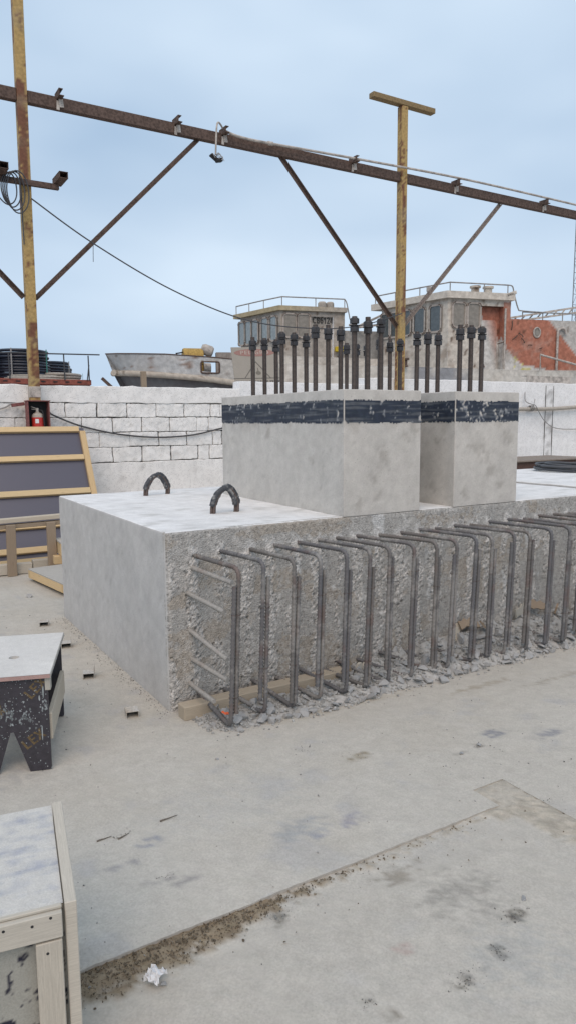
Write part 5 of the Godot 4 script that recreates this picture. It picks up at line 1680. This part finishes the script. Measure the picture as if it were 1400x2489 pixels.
func stool() -> void:
	var s := thing("work_stool", "low stool with a pale top and splattered black V-notched end boards", "stool", Vector3(-0.739, 0, -0.028), -0.333)
	var hw := 0.17
	var hl := 0.32
	var mb := MB.new()
	mb.col = Color(0.60, 0.59, 0.565)
	var c := Vector2(-0.02, 0.05)
	var ang := []
	for k in 28: ang.append(TAU * k / 28.0)
	for q in [[hw, hl], [-hw, hl], [-hw, -hl], [hw, -hl]]: ang.append(fposmod(Vector2(q[0] - c.x, q[1] - c.y).angle(), TAU))
	ang.sort()
	var inn := []
	var outp := []
	for a in ang:
		var d := Vector2.from_angle(a)
		inn.append(c + d * 0.024)
		var tx: float = ((hw if d.x > 0 else -hw) - c.x) / d.x if absf(d.x) > 1e-6 else 1e9
		var ty: float = ((hl if d.y > 0 else -hl) - c.y) / d.y if absf(d.y) > 1e-6 else 1e9
		outp.append(c + d * minf(tx, ty))
	for k in ang.size():
		var j := (k + 1) % ang.size()
		for y in [0.45, 0.432]:
			mb.quad(Vector3(inn[k].x, y, inn[k].y), Vector3(outp[k].x, y, outp[k].y), Vector3(outp[j].x, y, outp[j].y), Vector3(inn[j].x, y, inn[j].y), Vector3.UP if y > 0.44 else Vector3.DOWN)
		mb.quad(Vector3(inn[k].x, 0.432, inn[k].y), Vector3(inn[k].x, 0.45, inn[k].y), Vector3(inn[j].x, 0.45, inn[j].y), Vector3(inn[j].x, 0.432, inn[j].y), Vector3(c.x - inn[k].x, 0, c.y - inn[k].y))
	for i in mb.v.size(): mb.c[i] = Color(0.62, 0.605, 0.575) * (1.0 + 0.12 * na.get_noise_3dv(mb.v[i] * 6.0))
	part(s, "top", mb, M.dusty_ply)
	mb = MB.new()                                      # red-faced ply edge
	mb.col = Color(0.40, 0.27, 0.245)
	for q in [[Vector3(0, 0.4405, hl + 0.001), Vector3(2 * hw, 0.0165, 0.0035)], [Vector3(0, 0.4405, -hl - 0.001), Vector3(2 * hw, 0.0165, 0.0035)]]: mb.box(q[0], q[1])
	mb.col = Color(0.44, 0.42, 0.39)
	for q in [[Vector3(hw + 0.001, 0.4405, 0), Vector3(0.0035, 0.0165, 2 * hl)], [Vector3(-hw - 0.001, 0.4405, 0), Vector3(0.0035, 0.0165, 2 * hl)]]: mb.box(q[0], q[1])
	part(s, "edge_band", mb, M.dusty_ply)
	var poly := PackedVector2Array([Vector2(-0.155, 0.004), Vector2(-0.068, 0.0), Vector2(-0.010, 0.188), Vector2(0.004, 0.19), Vector2(0.066, 0.0), Vector2(0.152, 0.004), Vector2(0.156, 0.01), Vector2(0.156, 0.431), Vector2(-0.156, 0.431)])
	for z in [0.288, -0.306]:
		mb = MB.new()
		mb.col = Color(0.040, 0.037, 0.046)
		mb.extrude(poly, Vector3(0, 0, z), Vector3(1, 0, 0), Vector3(0, 1, 0), 0.018)
		var e := part(s, "end_board", mb, M.black_ply)
		if z < 0: continue
		var sp := splashes(7, 300, func(r):
			var q := Vector2(r.randf_range(-0.15, 0.15), r.randf_range(0.01, 0.425))
			return q if absf(q.x + 0.003) > 0.075 - q.y * 0.35 or q.y > 0.2 else Vector2.INF)
		sp.moved(Vector3(0, 0, z + 0.0178))
		part(e, "cement_splatter", sp, M.dusty_ply)
		for q in [[-0.07, 0.27, 0.72], [0.085, 0.15, 0.62], [0.105, 0.385, 0.8]]: text(e, "stamped_print", "LEX", Vector3(q[0], q[1], z + 0.0178), 0.046, M.print_brown, Basis(Vector3(0, 0, 1), q[2]), 0.0012)
	for x in [0.1565, -0.1565]:
		mb = MB.new()
		mb.box(Vector3(x, 0.195, 0), Vector3(0.02, 0.12, 0.575), Basis(), 0.002)
		part(s, "stretcher", mb, M.timber_dusty)
	mb = MB.new()
	mb.box(Vector3(0.1565, 0.40, 0.285), Vector3(0.024, 0.058, 0.045), Basis(), 0.002)
	part(s, "corner_block", mb, M.timber_dusty)

func bench() -> void:
	var b := thing("timber_box_table", "dusty box table with pale timber edging and a scuffed blue-grey top", "table", Vector3(-0.905, 0, 1.452), -0.17)
	var mb := MB.new()
	var pos := PackedVector3Array()
	var cols := PackedColorArray()
	var us := steps(-0.60, -0.031, 0.008)
	var vs := steps(0.0, 0.455, 0.008)
	for x in us:
		for z in vs:
			var p := Vector3(x, 0.448, z)
			pos.append(p)
			var q := na.get_noise_3d(p.x * 3.0 + p.z * 5.0, 1.0, p.z * 24.0) * 0.8 + 0.4 * na.get_noise_3d(p.x * 3.0, 4.0, p.z * 4.0) + 0.3 * nb.get_noise_3dv(p * 25.0)
			var c := mix3(Color(0.55, 0.535, 0.50), Color(0.42, 0.425, 0.44), sstep(-0.05, 0.35, q) * 0.7)
			cols.append(mix3(c, Color(0.33, 0.345, 0.40), sstep(0.3, 0.55, q) * 0.6))
	mb.grid(us.size(), vs.size(), pos, cols, Vector3.UP)
	mb.col = Color(0.3, 0.27, 0.22)
	mb.box(Vector3(-0.3155, 0.4405, 0.2275), Vector3(0.568, 0.013, 0.454))
	part(b, "top", mb, M.dusty_ply)
	for q in [["side_rail", Vector3(-0.0145, 0.228, 0.235), Vector3(0.027, 0.456, 0.47)], ["apron", Vector3(-0.318, 0.412, 0.469), Vector3(0.566, 0.062, 0.024)], ["leg", Vector3(-0.066, 0.188, 0.469), Vector3(0.058, 0.376, 0.024)], ["top_edge", Vector3(-0.317, 0.4475, 0.462), Vector3(0.565, 0.008, 0.012)]]:
		mb = MB.new()
		mb.box(q[1], q[2], Basis(), 0.002)
		part(b, q[0], mb, M.timber_dusty)
	mb = MB.new()
	pos = PackedVector3Array()
	cols = PackedColorArray()
	us = steps(-0.60, -0.03, 0.006)
	vs = steps(0.0, 0.44, 0.006)
	for x in us:
		for y in vs:
			var p := Vector3(x, y, 0.447)
			pos.append(p)
			var q := na.get_noise_3dv(p * 8.0) + 0.5 * nb.get_noise_3dv(p * 22.0) + 0.25 * nb.get_noise_3dv(p * 70.0)
			cols.append(mix3(Color(0.34, 0.335, 0.30), Color(0.035, 0.035, 0.05), sstep(0.10, 0.2, q)))
	mb.grid(us.size(), vs.size(), pos, cols, Vector3(0, 0, 1))
	part(b, "end_panel", mb, M.dusty_ply)
	var k := 0
	for q in [Vector3(-0.10, 0.425, 0.482), Vector3(-0.19, 0.40, 0.482), Vector3(-0.06, 0.435, 0.482), Vector3(-0.07, 0.35, 0.482), Vector3(-0.16, 0.43, 0.482)]:
		mb = MB.new()
		mb.lathe(q - Vector3(0, 0, 0.0015), [[0.0, 0.001], [0.0035, 0.001], [0.0035, 0.0]], 8, Basis(Vector3(1, 0, 0), PI / 2))
		part(b, "nail", mb, M.dark)

# ---------------------------------------------------------------- small things on the floor
func rock(seed_: int, flat: float) -> ArrayMesh:
	var r := RandomNumberGenerator.new()
	r.seed = seed_
	var pts := []
	for k in 13:
		var d := Vector3(r.randfn(), r.randfn(), r.randfn()).normalized()
		pts.append(Vector3(d.x, d.y * flat, d.z * r.randf_range(0.6, 1.0)) * r.randf_range(0.75, 1.0))
	var mb := MB.new()
	mb.hull(pts)
	return mb.mesh()

func heap(x: float, z: float) -> float:          # depth of the rubble bed in front of the broken face
	var w := sstep(0.02, 0.2, x) * sstep(3.75, 3.6, x)
	var front := 0.43 + 0.05 * na.get_noise_2d(x * 3.0, 0.0) + 0.03 * na.get_noise_2d(x * 11.0, 4.0) - 0.08 * sstep(0.3, 0.05, x)
	var h := 0.020 + 0.014 * sstep(0.5, 1.1, x) + 0.022 * sstep(0.8, 2.0, x) + 0.06 * sstep(0.9, 2.2, x) * sstep(0.3, 0.03, z)
	h *= 1.0 + 0.7 * na.get_noise_2d(x * 7.0, z * 7.0)
	return w * h * sstep(front, front - 0.13, z) - 0.004

func rubble() -> void:
	var xs := steps(0.0, 3.85, 0.016)
	var zs := steps(-0.02, 0.48, 0.016)
	var pos := PackedVector3Array()
	var cols := PackedColorArray()
	for x in xs:
		for z in zs:
			pos.append(Vector3(x, heap(x, z) + 0.004 * nb.get_noise_2d(x * 40.0, z * 40.0), z))
			cols.append(Color(0.40, 0.395, 0.38) * (1.0 + 0.2 * nb.get_noise_2d(x * 25.0, z * 25.0)))
	var mb := MB.new()
	mb.grid(xs.size(), zs.size(), pos, cols, Vector3.UP)
	single("rubble_dust", mb, M.dust, "bed of grey crushed concrete dust below the broken face", "rubble", "", "stuff")
	var kinds := []
	for k in 14: kinds.append(rock(100 + k, [0.45, 0.6, 0.75, 0.35][k % 4]))
	var r := RandomNumberGenerator.new()
	r.seed = 5
	var placed := []
	var n := 0
	while n < 290:
		var x := 0.12 + 3.35 * pow(r.randf(), 1.0)
		var z := 0.02 + 0.43 * sqrt(r.randf())
		var hh := heap(x, z)
		if hh < -0.0035: continue
		var sz := 0.014 + 0.03 * pow(r.randf(), 2.0)
		if n < 150: sz = r.randf_range(0.024, 0.052)
		var ok := true
		for q in placed:
			if Vector2(x, z).distance_to(Vector2(q[0], q[1])) < (sz + q[2]) * 0.55:
				ok = false
				break
		if not ok: continue
		placed.append([x, z, sz])
		var o := MeshInstance3D.new()
		o.name = numbered("concrete_chunk")
		o.mesh = kinds[r.randi() % kinds.size()]
		o.material_override = M.stone
		add_child(o)
		o.transform = Transform3D(Basis.from_euler(Vector3(r.randf_range(-0.5, 0.5), r.randf() * TAU, r.randf_range(-0.5, 0.5))).scaled(Vector3.ONE * sz), Vector3(x, maxf(hh, 0.0) + sz * 0.34, z))
		tag(o, "broken grey concrete chunk lying in the rubble below the bent bars", "rubble", "concrete chunks below the bent bars")
		n += 1
	var tr := []
	for k in 11000:
		var x := 0.06 + 3.7 * r.randf()
		var z := r.randf_range(0.01, 0.47)
		var hh := heap(x, z)
		if hh < -0.0035 and r.randf() < 0.86: continue
		var sz := 0.002 + 0.013 * pow(r.randf(), 2.6)
		tr.append([Transform3D(Basis.from_euler(Vector3(r.randf() * TAU, r.randf() * TAU, r.randf() * TAU)).scaled(Vector3.ONE * sz), Vector3(x, maxf(hh, 0.0) + sz * 0.35, z)), r.randf_range(0.75, 1.3)])
	scatter("rubble_grit", kinds[2], tr, "fine grey concrete grit strewn below the bent bars")
	tr = []
	for k in 3400:                                     # grit and crumbs over the floor, thickest in the swept soil
		var x := r.randf_range(-1.1, 2.2)
		var z := r.randf_range(-2.6, 2.6)
		var low := in_pit(x, z)
		if not low and r.randf() < 0.6: continue
		if low and r.randf() > 0.35 + 0.65 * dirt(x, z): continue
		if low and r.randf() < 0.5: z = 1.575 + absf(r.randfn(0.0, 0.07)); 
		if x > -0.03 and x < 3.8 and z < 0.02: continue
		var sz := 0.0012 + 0.0055 * pow(r.randf(), 3.0)
		tr.append([Transform3D(Basis.from_euler(Vector3(r.randf() * TAU, r.randf() * TAU, r.randf() * TAU)).scaled(Vector3.ONE * sz), Vector3(x, (-0.010 if low else 0.0) + sz * 0.4, z)), r.randf_range(0.45, 1.2)])
	for k in 900:                                      # crumbs gathered along the foot of the smooth side
		var z := r.randf_range(-2.25, 0.05)
		var x := -0.004 - absf(r.randfn(0.0, 0.05))
		var sz := 0.0012 + 0.005 * pow(r.randf(), 3.0)
		tr.append([Transform3D(Basis.from_euler(Vector3(r.randf() * TAU, r.randf() * TAU, r.randf() * TAU)).scaled(Vector3.ONE * sz), Vector3(x, sz * 0.4, z)), r.randf_range(0.4, 1.1)])
	for q in [[0.326, 2.06, 0.03, 60], [0.163, 2.14, 0.018, 45], [0.0, 2.17, 0.035, 60], [-0.276, 2.09, 0.014, 20], [-0.31, 1.67, 0.02, 40], [0.97, 1.66, 0.03, 30], [1.10, 1.155, 0.02, 20], [0.545, 0.94, 0.03, 30], [-0.60, 0.99, 0.02, 25], [-0.55, 1.30, 0.02, 20], [0.4, 0.75, 0.05, 25]]:     # little clods where something was dropped
		for k in q[3]:
			var x: float = q[0] + r.randfn(0.0, q[2])
			var z: float = q[1] + r.randfn(0.0, q[2] * 0.6)
			var sz := 0.001 + 0.0032 * pow(r.randf(), 2.0)
			tr.append([Transform3D(Basis.from_euler(Vector3(r.randf() * TAU, r.randf() * TAU, r.randf() * TAU)).scaled(Vector3.ONE * sz), Vector3(x, (-0.003 if in_pit(x, z) else 0.0) + sz * 0.4, z)), r.randf_range(0.4, 0.85)])
	scatter("floor_grit", kinds[5], tr, "scattered grit and crumbs on the dusty floor")
	tr = []
	for k in 9000:                                     # crumbs of the brown soil along the step
		var x := r.randf_range(-1.1, 0.95)
		var z := 1.57 + absf(r.randfn(0.0, 0.09))
		if r.randf() > dirt(x, z) * (1.0 if x < 0.1 else 0.3) + 0.02 or not in_pit(x, z): continue
		var sz := 0.001 + 0.0055 * pow(r.randf(), 3.0)
		tr.append([Transform3D(Basis.from_euler(Vector3(r.randf() * TAU, r.randf() * TAU, r.randf() * TAU)).scaled(Vector3.ONE * sz), Vector3(x, -0.010 + 0.008 * sstep(1.58, 1.95, z) + sz * 0.4, z)), r.randf_range(0.45, 1.1)])
	scatter("soil_crumbs", kinds[7], tr, "brown soil crumbs lying along the step of the floor", Color(0.72, 0.60, 0.46))
	for q in [[-0.10, -3.06, 0.038, "small grey concrete chip beside the low panel"], [-0.72, 1.74, 0.012, "pale stone chip beside the crumpled paper"], [-0.80, 1.86, 0.013, "rounded pale stone by the foot of the box table"], [1.10, 1.155, 0.017, "dark stone lying alone on the pale floor"], [0.968, 1.17, 0.015, "dull stone beside the dark stone on the pale floor"], [0.93, 1.60, 0.014, "stone on the corner of the brown soil strip"], [-0.02, 0.62, 0.013, "brown stone alone on the floor before the first bent bar"], [0.41, 2.02, 0.016, "stone in the dark scuff on the foreground ground"]]:
		var o := MeshInstance3D.new()
		o.name = numbered("stone")
		o.mesh = kinds[r.randi() % kinds.size()]
		o.material_override = M.stone
		add_child(o)
		o.transform = Transform3D(Basis(Vector3.UP, r.randf() * TAU).scaled(Vector3.ONE * q[2]), Vector3(q[0], (-0.006 if in_pit(q[0], q[1]) else 0.0) + q[2] * 0.3, q[1]))
		tag(o, q[3], "stone")
	for q in [[Vector3(-0.433, 0.004, 0.972), Vector3(-0.358, 0.004, 0.966), "longest wood splinter on the pale floor"], [Vector3(-0.682, 0.003, 0.974), Vector3(-0.625, 0.003, 0.970), "short wood splinter near the blue scuff on the floor"], [Vector3(-0.61, 0.003, 1.0), Vector3(-0.56, 0.003, 0.985), "wood splinter with crumbs between two other splinters"]]:
		mb = MB.new()
		mb.tube(curve([q[0], (q[0] + q[1]) * 0.5 + Vector3(0, 0.001, 0.003), q[1]], 4), 0.0035, 5, true, 0.0, 0.01, 0.3)
		for i in mb.v.size(): mb.v[i] += Vector3(0, 0, 0.003 * na.get_noise_3dv(mb.v[i] * 40.0))
		single("wood_splinter", mb, M.splinter, q[2], "splinter")
	# crumpled paper
	var pg := PackedVector3Array()
	for i in 9:
		for j in 9:
			var a := (i / 8.0 - 0.5) * 0.058
			var c := (j / 8.0 - 0.5) * 0.048
			var hgt := 0.012 + 0.020 * absf(na.get_noise_2d(i * 0.55, j * 0.7)) * 2.0 + 0.012 * (1.0 - absf(i - 4) / 4.0)
			pg.append(Vector3(-0.735 + a * 0.7 + c * 0.5 + 0.006 * nb.get_noise_2d(i * 3.1, j), -0.010 + hgt, 1.716 + c * 0.8 - a * 0.5 + 0.006 * nb.get_noise_2d(i, j * 2.7)))
	mb = MB.new()
	for i in 8:
		for j in 8:
			mb.tri(pg[i * 9 + j], pg[i * 9 + j + 1], pg[i * 9 + 10 + j], Vector3.UP)
			mb.tri(pg[i * 9 + j], pg[i * 9 + 10 + j], pg[i * 9 + 9 + j], Vector3.UP)
	single("crumpled_paper", mb, M.paper, "crumpled white paper lying on the brown soil strip", "paper")
	# timber batten and scraps by the broken face
	mb = MB.new()
	mb.box(Vector3(0.545, 0.036, 0.098), Vector3(1.05, 0.075, 0.085), Basis(Vector3.UP, 0.015), 0.004)
	single("timber_batten", mb, M.timber_tan, "dusty timber batten lying along the foot of the broken face", "timber")
	mb = MB.new()
	mb.box(Vector3(0.182, 0.068, 0.315), Vector3(0.035, 0.006, 0.018), Basis.from_euler(Vector3(0.2, 0.3, -0.25)), 0.001)
	mb.box(Vector3(0.165, 0.075, 0.305), Vector3(0.02, 0.005, 0.014), Basis.from_euler(Vector3(0.4, 0.9, -0.1)), 0.001)
	single("plastic_scrap", mb, M.orange_plastic, "bright orange plastic scrap at the foot of the first bent bar", "plastic")
	for q in [[1.12, 0.06, 0.05, 0.10, 0.9, "timber_grey"], [1.17, 0.05, 0.10, 0.09, 0.2, "timber_dusty"], [1.99, 0.13, 0.05, 0.16, 0.5, "timber_dusty"], [2.12, 0.16, 0.04, 0.14, -0.3, "timber_grey"], [2.22, 0.14, 0.08, 0.12, 1.0, "timber_grey"], [2.62, 0.19, 0.04, 0.13, 0.2, "timber_dusty"], [2.80, 0.20, 0.035, 0.16, -0.4, "timber_grey"], [2.98, 0.15, 0.06, 0.12, 0.6, "timber_grey"]]:
		mb = MB.new()
		var rr := RandomNumberGenerator.new()
		rr.seed = int(q[0] * 100)
		var poly := PackedVector2Array()
		var half: float = q[3] * 0.5
		for k in 7: poly.append(Vector2(-half + q[3] * k / 6.0, -0.028 + rr.randf_range(-0.014, 0.01)))
		for k in 7: poly.append(Vector2(half - q[3] * k / 6.0, 0.028 + (rr.randf_range(-0.02, 0.022) if k > 0 and k < 6 else 0.0)))
		var bs := Basis.from_euler(Vector3(rr.randf_range(-0.9, 0.3), q[4], rr.randf_range(-0.35, 0.35)))
		mb.extrude(poly, Vector3.ZERO, bs.x, bs.y, 0.014)
		var o := single("wood_scrap", mb, M[q[5]], "splintered scrap of formwork wood in the rubble by the broken face", "wood scrap", "wood scraps in the rubble")
		o.position = Vector3(q[0], q[1] + 0.01, q[2] + 0.02)
	# folded sheet clips stuck in the floor
	var n2 := 0
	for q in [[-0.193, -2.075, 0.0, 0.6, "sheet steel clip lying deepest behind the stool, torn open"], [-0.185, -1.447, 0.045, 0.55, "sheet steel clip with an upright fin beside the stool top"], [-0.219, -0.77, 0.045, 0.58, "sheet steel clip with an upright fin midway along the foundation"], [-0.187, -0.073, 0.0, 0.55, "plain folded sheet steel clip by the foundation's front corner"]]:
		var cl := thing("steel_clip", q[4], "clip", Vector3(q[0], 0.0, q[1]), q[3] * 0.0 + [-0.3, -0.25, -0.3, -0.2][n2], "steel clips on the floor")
		cl.remove_meta("group")
		var cc := func(m: MB):
			for i in m.v.size(): m.c[i] = mix3(Color(1.25, 1.22, 1.14), Color(0.55, 0.4, 0.3), sstep(0.1, 0.4, na.get_noise_3dv(m.v[i] * 30.0 + cl.position)) * 0.6)
		mb = MB.new()
		mb.box(Vector3(0, 0.034, 0), Vector3(0.066, 0.0025, 0.075))
		cc.call(mb)
		part(cl, "top_plate", mb, M.zinc)
		for sx in [-1.0, 1.0]:
			mb = MB.new()
			mb.box(Vector3(sx * 0.0318, 0.016, 0), Vector3(0.0025, 0.034, 0.075))
			if sx > 0 and q[2] > 0: mb.box(Vector3(0.0335, 0.034 + q[2] * 0.35, -0.004), Vector3(0.0025, 0.07, 0.06), Basis(Vector3(1, 0, 0), 0.25))
			cc.call(mb)
			part(cl, "side_plate", mb, M.zinc)
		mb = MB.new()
		mb.box(Vector3(0, 0.016, -0.03), Vector3(0.06, 0.03, 0.004))  # dark plate added for the shade inside the clip
		part(cl, "shade_plate", mb, M.dark)
		n2 += 1

func scatter(called: String, mesh: Mesh, tr: Array, label: String, tint := Color(1, 0.99, 0.96)) -> void:
	var mm := MultiMesh.new()
	mm.transform_format = MultiMesh.TRANSFORM_3D
	mm.use_colors = true
	mm.mesh = mesh
	mm.instance_count = tr.size()
	for k in tr.size():
		mm.set_instance_transform(k, tr[k][0])
		mm.set_instance_color(k, Color(tr[k][1] * tint.r, tr[k][1] * tint.g, tr[k][1] * tint.b))
	var o := MultiMeshInstance3D.new()
	o.name = called
	o.multimesh = mm
	o.material_override = M.stone
	add_child(o)
	tag(o, label, "grit", "", "stuff")

# ---------------------------------------------------------------- all of it
func _ready() -> void:
	stage()
	rng.seed = 20
	na.seed = 3; na.frequency = 1.0; na.fractal_octaves = 3; na.noise_type = FastNoiseLite.TYPE_SIMPLEX_SMOOTH
	nb.seed = 8; nb.frequency = 1.0; nb.fractal_type = FastNoiseLite.FRACTAL_NONE; nb.noise_type = FastNoiseLite.TYPE_SIMPLEX_SMOOTH
	nc.seed = 5; nc.frequency = 1.0; nc.fractal_type = FastNoiseLite.FRACTAL_NONE; nc.noise_type = FastNoiseLite.TYPE_CELLULAR
	materials()
	ground()
	wall()
	foundation()
	second_foundation()
	steel_frame()
	bow_boat()
	cabin_boats()
	behind_wall()
	formwork()
	stool()
	bench()
	cables()
	rubble()
